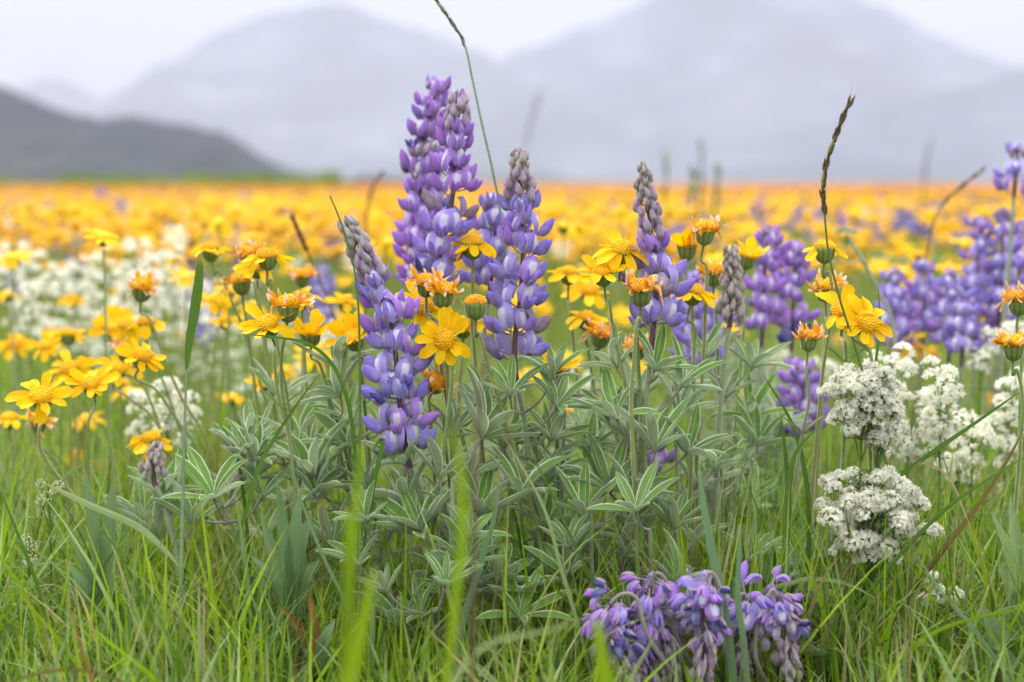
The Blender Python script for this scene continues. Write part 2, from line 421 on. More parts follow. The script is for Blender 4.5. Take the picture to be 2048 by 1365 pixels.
# haze: real air over the whole landscape
hb = MB()
x0, x1, y0, y1, z0, z1 = -5600, 5600, -500, 6500, -4, 1000
c8 = [Vector((x, y, z)) for z in (z0, z1) for y in (y0, y1) for x in (x0, x1)]
hb.v = [tuple(p) for p in c8]; hb.uv = [(0, 0)] * 8
hb.f = [(0, 2, 3, 1), (4, 5, 7, 6), (0, 1, 5, 4), (2, 6, 7, 3), (0, 4, 6, 2), (1, 3, 7, 5)]; hb.m = [0] * 6
ht = NT('haze_air'); pv = ht.node("ShaderNodeVolumePrincipled")
pv.inputs['Color'].default_value = (0.58, 0.60, 0.735, 1); pv.inputs['Density'].default_value = 0.00031
ht.l.new(pv.outputs[0], ht.out.inputs['Volume'])
haze = link('haze', hb.mesh('haze', [ht.m])); tag(haze, 'pale even haze in front of the mountains', None, None, 'stuff')

# ------------------------------------------------------------------ meadow grass (stuff)
def blades(n, yr, hr, wr, pal, seg=4, margin=1.15, bend=0.5, ypow=1.0, lo_scale=None):
    """vectorised grass blades -> verts, tris, colours"""
    Y = yr[0] + (yr[1] - yr[0]) * npr.rand(n) ** ypow
    X = (npr.rand(n) - 0.5) * 0.72 * margin * (Y + 0.15)
    H = hr[0] + (hr[1] - hr[0]) * npr.rand(n) ** 1.3
    if lo_scale is not None: H = H * lo_scale(X, Y)
    W = wr[0] + (wr[1] - wr[0]) * npr.rand(n) ** 1.5
    az = npr.rand(n) * 2 * np.pi; face = npr.rand(n) * np.pi
    lean = npr.rand(n) ** 1.4 * bend + 0.03; curl = npr.rand(n) ** 2 * bend * 1.5
    t = np.linspace(0, 1, seg + 1)[None, :]
    ang = (lean[:, None] + curl[:, None] * t * 1.6)
    hx = np.cumsum(np.sin(ang), 1) / (seg + 1) * H[:, None]; hz = np.cumsum(np.cos(ang), 1) / (seg + 1) * H[:, None]
    hx -= hx[:, :1]; hz -= hz[:, :1]
    px = X[:, None] + hx * np.cos(az)[:, None]; py = Y[:, None] + hx * np.sin(az)[:, None]; pz = hz - 0.004
    w = W[:, None] * (1 - t ** 2.2) * (0.55 + 0.45 * np.minimum(1, t * 4)) * 0.5
    w[:, -1] = 0.00005
    sx = np.cos(face)[:, None] * w; sy = np.sin(face)[:, None] * w
    V = np.stack([np.stack([px - sx, py - sy, pz], -1), np.stack([px + sx, py + sy, pz], -1)], 2)
    pal = np.array(pal); idx = npr.choice(len(pal), n, p=pal[:, 3] / pal[:, 3].sum())
    c = pal[idx, :3] * (0.75 + 0.5 * npr.rand(n, 1))
    C = np.repeat(c[:, None, None, :], seg + 1, 1).repeat(2, 2)
    dry = (npr.rand(n) < 0.25)
    tipc = np.array([0.33, 0.25, 0.08])
    for k, a in ((seg, 0.7), (seg - 1, 0.25)):
        C[dry, k] = C[dry, k] * (1 - a) + tipc * a
    base = np.arange(n)[:, None] * (2 * (seg + 1)); q = []
    for s_ in range(seg):
        o = 2 * s_
        q.append(np.stack([base[:, 0] + o, base[:, 0] + o + 1, base[:, 0] + o + 3, base[:, 0] + o + 2], -1))
    F = np.concatenate(q, 0)
    return V.reshape(-1, 3), F, C.reshape(-1, 3)
def mesh_np(name, V, F, mats, C=None, mi=None):
    me = bpy.data.meshes.new(name); k = F.shape[1]
    me.vertices.add(len(V)); me.vertices.foreach_set('co', V.astype(np.float32).ravel())
    me.loops.add(F.size); me.loops.foreach_set('vertex_index', F.astype(np.int32).ravel())
    me.polygons.add(len(F)); me.polygons.foreach_set('loop_start', np.arange(0, F.size, k, dtype=np.int32))
    me.polygons.foreach_set('loop_total', np.full(len(F), k, dtype=np.int32))
    for m in mats: me.materials.append(m)
    if mi is not None: me.polygons.foreach_set('material_index', mi.astype(np.int32))
    me.update(calc_edges=True)
    me.polygons.foreach_set('use_smooth', np.ones(len(F), dtype=bool))
    if C is not None:
        a = me.color_attributes.new('Col', 'FLOAT_COLOR', 'POINT')
        a.data.foreach_set('color', np.concatenate([C, np.ones((len(C), 1))], 1).astype(np.float32).ravel())
    me.validate(); return me
def join_np(parts):
    V, F, C, b = [], [], [], 0
    for v, f, c in parts: V.append(v); F.append(f + b); C.append(c); b += len(v)
    return np.concatenate(V), np.concatenate(F), np.concatenate(C)
PAL = [(0.22, 0.37, 0.012, 4), (0.31, 0.44, 0.03, 3), (0.08, 0.16, 0.012, 2.6), (0.21, 0.32, 0.12, 2.0), (0.34, 0.44, 0.15, 2.0), (0.38, 0.32, 0.14, 0.8), (0.26, 0.13, 0.05, 0.1)]
def front_dip(X, Y):
    return np.where(Y < 0.98, 0.74 + 0.14 * np.sin(X * 21), 1.0) * np.where((Y < 0.97) & (X > 0.05) & (X < 0.215), 0.5, 1.0)
G = [blades(1700, (0.78, 1.0), (0.06, 0.19), (0.0012, 0.0046), PAL, 6, 1.1, 0.55, lo_scale=front_dip),
     blades(5200, (0.96, 1.35), (0.06, 0.21), (0.0010, 0.0046), PAL, 5, 1.1, 0.55),
     blades(2600, (0.80, 1.3), (0.08, 0.20), (0.0007, 0.0015), PAL, 7, 1.1, 1.1, lo_scale=front_dip),
     blades(2200, (0.85, 1.25), (0.06, 0.17), (0.0016, 0.0050), [(0.22, 0.32, 0.12, 3), (0.30, 0.40, 0.16, 2), (0.40, 0.34, 0.16, 1), (0.2, 0.35, 0.02, 2)], 6, 1.1, 0.8, lo_scale=front_dip),
     blades(1800, (1.3, 3.0), (0.16, 0.28), (0.0012, 0.0032), [(0.34, 0.42, 0.14, 3), (0.40, 0.40, 0.20, 2), (0.24, 0.36, 0.06, 2), (0.36, 0.28, 0.14, .6)], 5, 1.15, 0.35),
     blades(9000, (1.3, 2.6), (0.07, 0.21), (0.0014, 0.0055), PAL, 4, 1.15, 0.5)]
tag(link('grass', mesh_np('grass_near', *(lambda v, f, c: (v, f, [M['meadow']], c))(*join_np(G)))),
    'tangled green meadow grass growing round the purple and yellow flowers', None, None, 'stuff')
PALF = [(0.21, 0.33, 0.015, 4), (0.30, 0.38, 0.03, 3), (0.15, 0.25, 0.02, 2), (0.32, 0.36, 0.14, 2.4), (0.30, 0.24, 0.10, 0.8)]
G2 = [blades(14000, (2.6, 7), (0.10, 0.25), (0.003, 0.008), PALF, 3, 1.2, 0.4, 1.3),
      blades(16000, (7, 34), (0.16, 0.30), (0.007, 0.020), PALF, 2, 1.25, 0.35, 1.6)]
tag(link('grass', mesh_np('grass_far', *(lambda v, f, c: (v, f, [M['meadow']], c))(*join_np(G2)))),
    'blurred green grass under the yellow flowers farther out in the meadow', None, None, 'stuff')

# ------------------------------------------------------------------ flower meshes
def ray_mb(L, W, droop, nx=4, seg=6, curl=0.0, twist=0.0, rs=rnd, notch=True):
    b = MB(); rows = []
    for i in range(seg + 1):
        t = i / seg
        w = W * (0.42 + 0.58 * math.sin(math.pi * min(t * 0.72 + 0.02, 0.5))) if t < 0.72 else W * math.sqrt(max(0.0, 1 - ((t - 0.72) / 0.30) ** 2))
        w = max(w, W * 0.28)
        a = -droop * t
        x = L * t; z = -droop * L * t * t * 0.5 + curl * L * math.sin(t * 5) * t
        x *= (1 - abs(curl) * t * 0.35)
        r = []
        for j in range(nx + 1):
            u = -1 + 2 * j / nx
            zz = z + 0.0007 * math.cos(u * 6.2) * math.sin(math.pi * min(t + .1, 1)) + 0.14 * W * u * u
            xx = x - (0.05 * L * abs(math.sin(u * 4.7)) if (i == seg and notch) else 0)
            y = u * w
            tw = twist * t
            r.append(Vector((xx, y * math.cos(tw) - 0 * zz, zz + y * math.sin(tw))))
        rows.append(r)
    b.quadgrid(rows, 0); return b
def disc_mb(r, h, n=85, nub=0.0011, rs=rnd):
    b = MB(); rows = []
    for i in range(6):
        t = i / 5; rows.append([Vector((r * math.sin(t * math.pi / 2) * math.cos(a), r * math.sin(t * math.pi / 2) * math.sin(a), h * math.cos(t * math.pi / 2) + 0.0002)) for a in [2 * math.pi * k / 14 for k in range(14)]])
    b.quadgrid(rows, 0, close=True)
    for k in range(n):
        t = math.sqrt((k + 0.5) / n); a = k * 2.39996
        q = t * math.pi / 2 * 0.98
        nrm = Vector((math.sin(q) * math.cos(a), math.sin(q) * math.sin(a), math.cos(q) * 1.2)).normalized()
        p = Vector((r * math.sin(q) * math.cos(a), r * math.sin(q) * math.sin(a), h * math.cos(q)))
        e = nrm.orthogonal().normalized(); f = nrm.cross(e); s = nub * rs.uniform(0.55, 0.8); hh = nub * rs.uniform(1.0, 2.1)
        base = len(b.v); rr = s
        for c in range(4):
            an = c * math.pi / 2 + k; d = e * math.cos(an) + f * math.sin(an)
            b.v.append(tuple(p + d * rr * 0.8)); b.uv.append((0, 0)); b.v.append(tuple(p + nrm * hh + d * rr)); b.uv.append((0, 1))
        tip = len(b.v); b.v.append(tuple(p + nrm * (hh + 0.0002))); b.uv.append((0.5, 1))
        for c in range(4):
            c2 = (c + 1) % 4
            b.f.append((base + 2 * c, base + 2 * c2, base + 2 * c2 + 1, base + 2 * c + 1)); b.m.append(0)
            b.f.append((base + 2 * c + 1, base + 2 * c2 + 1, tip)); b.m.append(0)
    return b
def cup_mb(r=0.0072, h=0.0125, n=20, open_=1.0):
    b = MB(); prof = [(0.0012, 0), (0.0030, 0.06), (0.0056, 0.22), (0.0070, 0.5), (0.0074 * open_, 0.78), (0.0078 * open_, 1.0), (0.0060 * open_, 0.96), (0.001, 0.9)]
    rows = []
    for i, (rr, t) in enumerate(prof):
        row = []
        for k in range(n):
            a = 2 * math.pi * k / n; q = rr / 0.0072 * r * (1 + (0.06 if k % 2 else -0.03) * (1 if i > 1 else 0))
            zz = -h + h * t * (1 + (0.1 if (k % 2 and 4 <= i <= 5) else 0))
            row.append(Vector((q * math.cos(a), q * math.sin(a), zz)))
        rows.append(row)
    b.quadgrid(rows, 0, close=True); return b
RAYS = [ray_mb(uni(0.0150, 0.0190), uni(0.0038, 0.0049), d, curl=c, twist=tw).mesh('ray_petal', [M['ray']]) for d, c, tw in
        [(0.1, 0, 0.1), (0.35, 0, -0.15), (0.6, 0, 0.2), (-0.25, 0, 0), (0.9, 0.03, 0.3), (0.2, -0.05, -0.3), (-0.5, 0.02, 0.2), (0.45, 0.06, -0.5)]]
WRAYS = [ray_mb(uni(0.008, 0.013), uni(0.0018, 0.0028), d, curl=c, twist=tw, notch=False).mesh('ray_petal', [M['wither']]) for d, c, tw in
         [(-1.2, 0.25, 1.6), (0.5, -0.35, -2.0), (-1.8, 0.3, 1.0), (1.0, 0.4, 2.4), (-0.7, -0.3, -2.6), (-2.4, 0.2, 0.6)]]
DISC = [disc_mb(0.0068, 0.0042, 100, .00095).mesh('disc', [M['disc']]), disc_mb(0.0064, 0.0046, 90, .00095).mesh('disc', [M['disc']])]
DISCW = [disc_mb(0.0076, 0.0052, 110, 0.0011).mesh('disc', [M['disc_o']]), disc_mb(0.0070, 0.0062, 100, 0.0012).mesh('disc', [M['disc']])]
CUP = [cup_mb().mesh('involucre', [M['cup']]), cup_mb(0.0068, 0.0115).mesh('involucre', [M['cup']])]

def stem_mesh(pts, r0, r1, mat, name='stem', hairs=0, n=6):
    b = MB(); k = len(pts)
    b.tube(pts, [r0 + (r1 - r0) * i / (k - 1) for i in range(k)], 0, n, cap=False)
    for _ in range(hairs):
        i = rnd.randrange(k - 1); f = rnd.random(); p = pts[i].lerp(pts[i + 1], f); t = (pts[i + 1] - pts[i]).normalized()
        d = t.cross(rv()).normalized(); r = (r0 + (r1 - r0) * i / (k - 1)); s = t * 0.00010; h = uni(0.0009, 0.0020)
        q = p + d * r * 0.9; e = q + d * h + t * uni(-0.0003, 0.0006)
        bb = len(b.v); b.v += [tuple(q - s), tuple(q + s), tuple(e)]; b.uv += [(0, 0)] * 3; b.f.append((bb, bb + 1, bb + 2)); b.m.append(1)
    return b.mesh(name, [mat, M['hair']])

def px_stem(way, head, axis, D, cup_h, base_dx=None, n=22):
    """from the head end down: way = photo pixels; returns ground..head points"""
    top = head - axis * cup_h
    pts = [top, top - axis * 0.012]
    for a in way: pts.append(P(a[0], a[1], D + (a[2] if len(a) > 2 else 0)))
    last = pts[-1]
    if last.z > 0.03:
        dx = (pts[-1].x - pts[-2].x) / max(pts[-2].z - pts[-1].z, 0.01) if base_dx is None else base_dx
        dx = max(-0.35, min(0.35, dx))
        pts.append(Vector((last.x + dx * last.z * 0.9 + uni(-.004, .004), last.y + uni(-0.015, 0.015), -0.003)))
    return curve(pts, n)

def leaf_strip(b, p0, d, L, W, mi, sag=0.3, side=None, seg=8, fold=0.35, nx=4, shape=0.8, tipdrop=0.0):
    side = side if side is not None else d.cross(Vector((0, 0, 1)))
    pts = []; ws = []
    for i in range(seg + 1):
        t = i / seg
        pts.append(p0 + d * (L * t) + Vector((0, 0, -1)) * (sag * L * t * t))
        ws.append(max(W * (math.sin(math.pi * min(1, t ** shape)) ** 0.8) + (0.12 * W * (1 - t)), W * 0.02))
    b.strip(pts, ws, side, mi, fold=fold, nx=nx)

AGRP = 'yellow daisy-like flowers in the near meadow'
def daisy(x, y, D, kind, axis, label, way=(), sc=1.0, nray=None, leafy=False, base_dx=None, group=AGRP, hairs=220):
    head = P(x, y, D); ax = Vector(axis).normalized()
    way = list(way) or [(x + uni(-12, 12) - ax.x * 30, y + 130)]
    pts = px_stem(way, head, ax, D, 0.0118 * sc, base_dx)
    base = pts[-1].copy(); base.z = 0
    rt = root('yellow_daisy', base, label, 'flower', group)
    loc = [p - base for p in reversed(pts)]
    link('stem', stem_mesh(loc, 0.0015 * sc, 0.00105 * sc, M['astem'], hairs=hairs), rt)
    hd = link('flower_head', rnd.choice(CUP), rt, frame(head - base, ax, roll=uni(0, 6.28), sc=sc))
    if kind == 'bud':
        for k in range(12):
            link('ray_petal', rnd.choice(WRAYS), hd, Matrix.Rotation(k * 0.52, 4, 'Z') @ Matrix.Translation((0.004, 0, 0.0)) @ Matrix.Rotation(-1.3, 4, 'Y') @ Matrix.Scale(0.35, 4))
        link('disc', DISCW[0], hd, Matrix.Scale(0.8, 4))
        return rt
    if kind == 'withered':
        link('disc', rnd.choice(DISCW), hd)
        for k in range(nray or 22):
            a = 2 * math.pi * k / (nray or 22) + uni(-.2, .2)
            link('ray_petal', rnd.choice(WRAYS), hd, Matrix.Rotation(a, 4, 'Z') @ Matrix.Translation((uni(0.005, 0.0068), 0, 0.0008)) @ Matrix.Rotation(uni(-0.9, 0.5), 4, 'Y') @ Matrix.Rotation(uni(-.8, .8), 4, 'X') @ Matrix.Scale(uni(.7, 1.1), 4))
    else:
        link('disc', rnd.choice(DISC), hd)
        n = nray or rnd.choice((9, 10, 11, 12)); lift = {'open': -0.12, 'up': -0.75, 'flat': 0.15, 'droop': 0.5}[kind]
        for k in range(n):
            a = 2 * math.pi * k / n + uni(-.2, .2)
            if rnd.random() < .09: continue
            link('ray_petal', rnd.choice(RAYS), hd, Matrix.Rotation(a, 4, 'Z') @ Matrix.Translation((0.0055, 0, -0.0002 + 0.0004 * (k % 2))) @ Matrix.Rotation(lift + uni(-.35, .35), 4, 'Y') @ Matrix.Rotation(uni(-.3, .3), 4, 'X') @ Matrix.Scale(uni(.78, 1.12), 4))
    if leafy:
        i = int(len(loc) * 0.45); b = MB()
        for s in (-1, 1): leaf_strip(b, loc[i], Vector((s * 0.75, uni(-.4, .2), 0.75)).normalized(), 0.026, 0.0035, 0, sag=0.1)
        link('leaf', b.mesh('leaf', [M['aleaf']]), rt)
    return rt

LM = [(82, 792, 'far left orange-centred flower'), (183, 768, 'straight hairy-stemmed flower'), (285, 712, 'slanting lower left flower'), (284, 574, 'shrivelled nodding head'), (388, 620, 'upright grass leaf'),
 (420, 497, 'side-on flower above the grass leaf'), (535, 512, 'highest left side-on flower'), (535, 648, 'crisp left daisy'), (620, 664, 'raised-ray left daisy'), (698, 460, 'silvery front lupine tip'), (605, 470, 'dark brown grass head'),
 (750, 370, 'curved skyline grass head'), (820, 430, 'tall violet lupines'), (945, 486, 'drooping daisy between tall lupines'), (1040, 335, 'rounded centre lupine tip'), (1050, 600, 'centre lupine spike'), (1137, 545, 'dark-cupped middle flower'),
 (1205, 545, 'curled daisy on the bending stem'), (1285, 345, 'hairy right lupine tip'), (1310, 600, 'right lupine florets'), (1411, 462, 'rounded green-cupped yellow head'), (1385, 360, 'green skyline shoots'), (1463, 560, 'grey young spire'),
 (1545, 480, 'soft violet lupine pair'), (1650, 496, 'daisy crossed by seeding grass'), (1650, 380, 'seeding grass head'), (1692, 470, 'grey-green flat head'), (1733, 646, 'bright touching flower pair'), (1790, 550, 'left end of the violet clump'),
 (1925, 375, 'slanting reddish grass head'), (1960, 450, 'tall spike of the violet clump'), (2036, 330, 'highest spike at right edge'), (20, 400, 'foot of the dark hill'), (300, 380, 'low green shrubs'), (580, 365, 'right end of the hill'),
 (125, 668, 'dark-cupped far left flower'), (20, 690, 'blossom-edge flower at left'), (20, 540, 'left end of the white bank'), (200, 520, 'middle of the white bank'), (340, 510, 'right end of the white bank'), (480, 390, 'bright skyline shrubs'), (1130, 400, 'skyline right of the centre lupine'),
 (1520, 385, 'skyline left of the seeding grass'), (1790, 400, 'lavender patch under the mountain'), (1172, 640, 'spread low middle flower'), (890, 680, 'fully open facing flower'), (335, 752, 'white plume by the grass stem')]
USED = {}
def where(px, py):
    c = sorted((math.hypot(px - a, (py - b) * 1.4), a, b, t) for a, b, t in LM)
    for d, a, b, t in c[:6]:
        an = math.degrees(math.atan2(b - py, px - a)) % 360
        dr = ['right of', 'above-right of', 'above', 'above-left of', 'left of', 'below-left of', 'below', 'below-right of'][int((an + 22.5) // 45) % 8]
        ds = 'close' if d < 32 else 'a little' if d < 75 else 'well' if d < 140 else 'far'
        s = f'{ds} {dr} the {t}'
        if s not in USED: USED[s] = 1; return s
    return s
# photo x, y, distance, kind, facing, label, stem way-points
DL = [
 (82, 792, 1.10, 'open', (.15, -.62, .75), 'open yellow flower with a big orange centre at the far left, facing forward', [(78, 862), (84, 905), (125, 965), (160, 1010), (190, 1080)], 1.12),
 (183, 768, 1.14, 'open', (.05, -.55, .85), 'yellow flower on a straight hairy stem, right of the far left orange-centred one', [(176, 850), (178, 950), (184, 1060)], 1.0),
 (140, 738, 1.32, 'open', (.1, -.7, .6), 'soft yellow flower just above the straight hairy stem at far left', [], 1.1),
 (236, 738, 1.22, 'open', (.3, -.5, .8), 'yellow flower tucked against the left of an upright open bloom, lower left', [(262, 800), (330, 880)], 0.95),
 (285, 712, 1.17, 'open', (.35, -.4, .85), 'yellow flower leaning right on a long slanting stem at lower left', [(312, 780), (360, 850), (410, 930)], 1.05),
 (250, 702, 1.24, 'withered', (.2, -.3, .9), 'withered pinkish head squeezed behind the slanting yellow flower', [(300, 800)], .9),
 (138, 668, 1.38, 'flat', (.1, -.1, 1), 'blurred yellow flower seen from the side with dark cup, upper far left', [], 1.0),
 (92, 692, 1.42, 'open', (-.1, -.5, .8), 'blurred yellow flower left of the dark-cupped one at far left', [], .95),
 (28, 690, 1.6, 'open', (0, -.6, .8), 'blurred yellow flower against the left edge under the white blossoms', [], 1.15),
 (110, 668, 1.7, 'withered', (0, -.2, 1), 'small blurred orange head behind the far left yellow pair', [], 1.0),
 (284, 574, 1.24, 'withered', (.15, -.3, .9), 'shrivelled yellow head nodding over the white blossoms on a long thin stem', [(300, 640), (330, 720), (365, 800), (420, 900)], 1.15),
 (292, 645, 1.28, 'droop', (0, -.2, 1), 'yellow flower with drooping rays and green cup below the shrivelled one', [(310, 720), (350, 830)], 1.0),
 (420, 497, 1.24, 'flat', (-.1, -.1, 1), 'side-on yellow flower with dark cup topping a curved stem above the tall grass leaf', [(440, 545), (470, 620), (500, 700)], 1.0),
 (535, 512, 1.12, 'droop', (.05, -.12, 1), 'sharp side-on yellow flower on an upright stem, highest of the left group', [(543, 560), (541, 620), (560, 720), (585, 860)], 1.05),
 (495, 510, 1.20, 'withered', (-.2, -.2, .9), 'pinkish withered head touching the left of the highest side-on flower', [(510, 580), (530, 700)], .9),
 (515, 532, 1.17, 'droop', (.1, -.5, .8), 'orange drooping flower just under the highest side-on flower', [(520, 610), (536, 720)], .95),
 (482, 562, 1.22, 'withered', (-.05, -.2, 1), 'pale ragged seed head with green cup left of the upright stem', [(492, 640), (508, 760)], 1.05),
 (535, 648, 1.05, 'open', (-.12, -.62, .78), 'crisp yellow flower with domed centre crossed by a thin grass leaf', [(548, 710), (556, 790), (575, 860), (588, 960)], 1.05),
 (577, 612, 1.06, 'withered', (.12, -.12, 1), 'crisp withered head with curled cream tips above a ribbed green cup', [(566, 690), (562, 760), (578, 870), (592, 965)], 1.05),
 (621, 664, 1.10, 'up', (.05, -.45, .9), 'yellow flower with raised rays right of the crisp withered head', [(640, 730), (660, 800), (690, 900)], 1.05),
 (603, 594, 1.20, 'flat', (0, -.15, 1), 'flat side-on yellow flower behind the crisp withered head', [(606, 660), (612, 760)], 1.0),
 (604, 552, 1.33, 'withered', (0, -.1, 1), 'blurred orange withered head above the flat side-on flower', [], 1.0),
 (690, 602, 1.35, 'flat', (0, -.2, 1), 'blurred yellow flower left of the leaning silver lupine tip', [], 1.0),
 (706, 676, 1.09, 'up', (-.25, -.5, .8), 'yellow flower half hidden by the left edge of the front lupine', [(720, 730), (730, 820)], 1.05),
 (890, 680, 1.03, 'open', (-.05, -.93, .36), 'fully open yellow flower facing the viewer, right of the front lupine', [(905, 730), (900, 800), (890, 880)], 1.05),
 (845, 612, 1.09, 'open', (.35, -.75, .5), 'yellow flower peeping out behind the upper right of the front lupine', [(852, 700), (858, 800)], 1.1),
 (852, 566, 1.06, 'withered', (0, -.25, 1), 'ragged orange head right behind the top of the front lupine', [(866, 640), (880, 720)], 1.0),
 (886, 584, 1.05, 'withered', (.05, -.1, 1), 'ragged orange head on a fat green cup between the two front lupines', [(888, 650), (894, 730)], 1.1),
 (945, 486, 1.12, 'droop', (0, -.12, 1), 'side-on yellow flower with drooping rays in the gap between the tall lupines', [(946, 560), (944, 640), (950, 720)], 1.1),
 (951, 606, 1.05, 'bud', (0, -.1, 1), 'closed green flower cup without petals between the two front lupines', [(960, 670), (980, 745), (1010, 840)], 1.15),
 (925, 652, 1.20, 'open', (0, -.5, .8), 'blurred yellow flower behind the fully open one', [], 1.1),
 (874, 765, 1.06, 'withered', (.3, -.6, .7), 'low brown and orange withered head at the right edge of the front lupine', [(886, 830), (892, 900)], .95),
 (1112, 738, 1.12, 'up', (0, -.25, .95), 'yellow flower with upright rays low between silvery leaves in the middle', [(1112, 800), (1114, 880)], 1.1),
 (1137, 545, 1.22, 'flat', (0, -.2, 1), 'yellow flower with dark cup right of the middle lupine', [(1140, 620), (1150, 720)], 1.0),
 (1172, 636, 1.20, 'flat', (0, -.2, 1), 'spread yellow flower low between the middle and right lupines', [(1176, 700)], 1.0),
 (1205, 545, 1.06, 'open', (-.15, -.3, .95), 'sharp yellow flower with curled rays on a long bending stem', [(1218, 600), (1226, 660), (1248, 760), (1268, 860), (1272, 960)], 1.0),
 (1245, 500, 1.07, 'flat', (.05, -.35, .95), 'wide yellow flower above a ribbed cup, touching the right silver-tipped lupine', [(1262, 565), (1272, 650), (1278, 760)], 1.15),
 (1281, 578, 1.02, 'withered', (-.03, -.2, 1), 'flat-topped withered head with ribbed cup in front of the right lupine', [(1275, 640), (1268, 720), (1262, 800), (1266, 900)], 1.1),
 (1202, 668, 1.17, 'withered', (.1, -.3, .9), 'orange withered head with pale tips low behind the bending stem', [(1202, 740)], 1.05),
 (1178, 582, 1.32, 'open', (0, -.5, .8), 'blurred yellow flower left of the sharp curled one', [], 1.1),
 (1374, 492, 1.14, 'up', (0, -.2, 1), 'yellow flower with broad raised rays right of the silver-tipped lupine', [(1382, 580), (1386, 680), (1388, 780)], 1.1),
 (1411, 462, 1.12, 'withered', (.1, -.15, 1), 'rounded yellow head over a green cup, highest flower right of the middle', [(1414, 540), (1410, 640), (1404, 760)], 1.05),
 (1428, 546, 1.16, 'withered', (0, -.1, 1), 'orange withered head on a brown cup beside the grey young spike', [(1432, 630), (1436, 740)], 1.05),
 (1388, 582, 1.11, 'flat', (.2, -.2, 1), 'yellow flower with long flat rays right of the front withered flat-top', [(1390, 660), (1386, 760)], 1.0),
 (1497, 514, 1.20, 'up', (.2, -.2, 1), 'yellow flower with raised rays just right of the grey young spike', [(1494, 600), (1484, 700)], 1.0),
 (1274, 694, 1.15, 'withered', (0, -.3, .9), 'orange withered head low under the right lupine', [(1276, 770)], 1.0),
 (1650, 496, 1.08, 'droop', (.0, -.15, 1), 'yellow flower with curling rays crossed by the dark seeding grass', [(1658, 545), (1665, 600), (1652, 700), (1640, 800)], 1.0),
 (1650, 576, 1.14, 'withered', (-.1, -.2, 1), 'rounded orange-yellow head under the flower with curling rays', [(1654, 650), (1645, 760)], 1.05),
 (1686, 622, 1.05, 'open', (-.1, -.55, .8), 'left of two bright touching yellow flowers above the white blossoms', [(1690, 690), (1692, 740), (1690, 830)], 1.1),
 (1733, 646, 1.04, 'open', (.2, -.8, .55), 'right of two bright touching yellow flowers above the white blossoms', [(1742, 710), (1735, 800), (1740, 900)], 1.1),
 (1618, 676, 1.04, 'withered', (.05, -.1, 1), 'small withered head on a wavy stem left of the white blossoms', [(1612, 740), (1618, 800), (1604, 870), (1590, 960), (1575, 1060)], .85),
 (2027, 690, 1.05, 'withered', (-.05, -.1, 1), 'orange withered head with ribbed cup at the right edge', [(2034, 740), (2045, 800), (2040, 900)], 1.0),
 (2038, 600, 1.12, 'withered', (0, -.1, 1), 'cream tipped withered head at the right edge above the orange one', [(2042, 690), (2040, 820), (2034, 980)], 1.05),
 (301, 878, 1.18, 'droop', (.0, -.25, 1), 'low yellow flower right behind the grey furry spike at lower left', [(296, 930)], 1.05),
 (78, 842, 1.2, 'withered', (.2, -.2, .8), 'brownish head bent beneath the big far left flower', [(90, 900), (130, 960)], .9),
 (18, 836, 1.3, 'flat', (0, -.1, 1), 'yellow flower cut off by the left edge at mid height', [(26, 900), (28, 1000)], 1.0),
 (203, 930, 1.7, 'open', (0, -.4, .9), 'small blurred yellow flower low among the grass at left', [], .9),
 (150, 908, 1.65, 'droop', (0, -.3, 1), 'blurred orange flower low among the grass at far left', [], .9),
 (525, 768, 1.3, 'up', (0, -.4, .9), 'low yellow flower glimpsed between silver leaves left of the front lupine', [], .8),
 (433, 602, 1.45, 'flat', (0, -.2, 1), 'blurred yellow flower right of the upright grass leaf', [], .95),
 (225, 655, 1.5, 'open', (.2, -.6, .7), 'blurred ragged yellow flower between the far left group and the long thin stem', [], 1.3),
 (255, 650, 1.46, 'droop', (.3, -.5, .7), 'blurred drooping yellow flower close to the ragged one at left', [], 1.1),
 (145, 598, 1.8, 'flat', (0, -.2, 1), 'small blurred yellow flower in front of the white blossoms at left', [], 1.0),
 (450, 640, 1.42, 'flat', (0, -.2, 1), 'soft yellow flower above the pale meadow between the grass leaf and crisp flower', [], .9),
]
for i, q in enumerate(DL):
    daisy(q[0], q[1], q[2], q[3], q[4], q[5], q[6], q[7], leafy=(i in (0, 17, 48, 50)), hairs=260 if q[2] < 1.2 else 0)

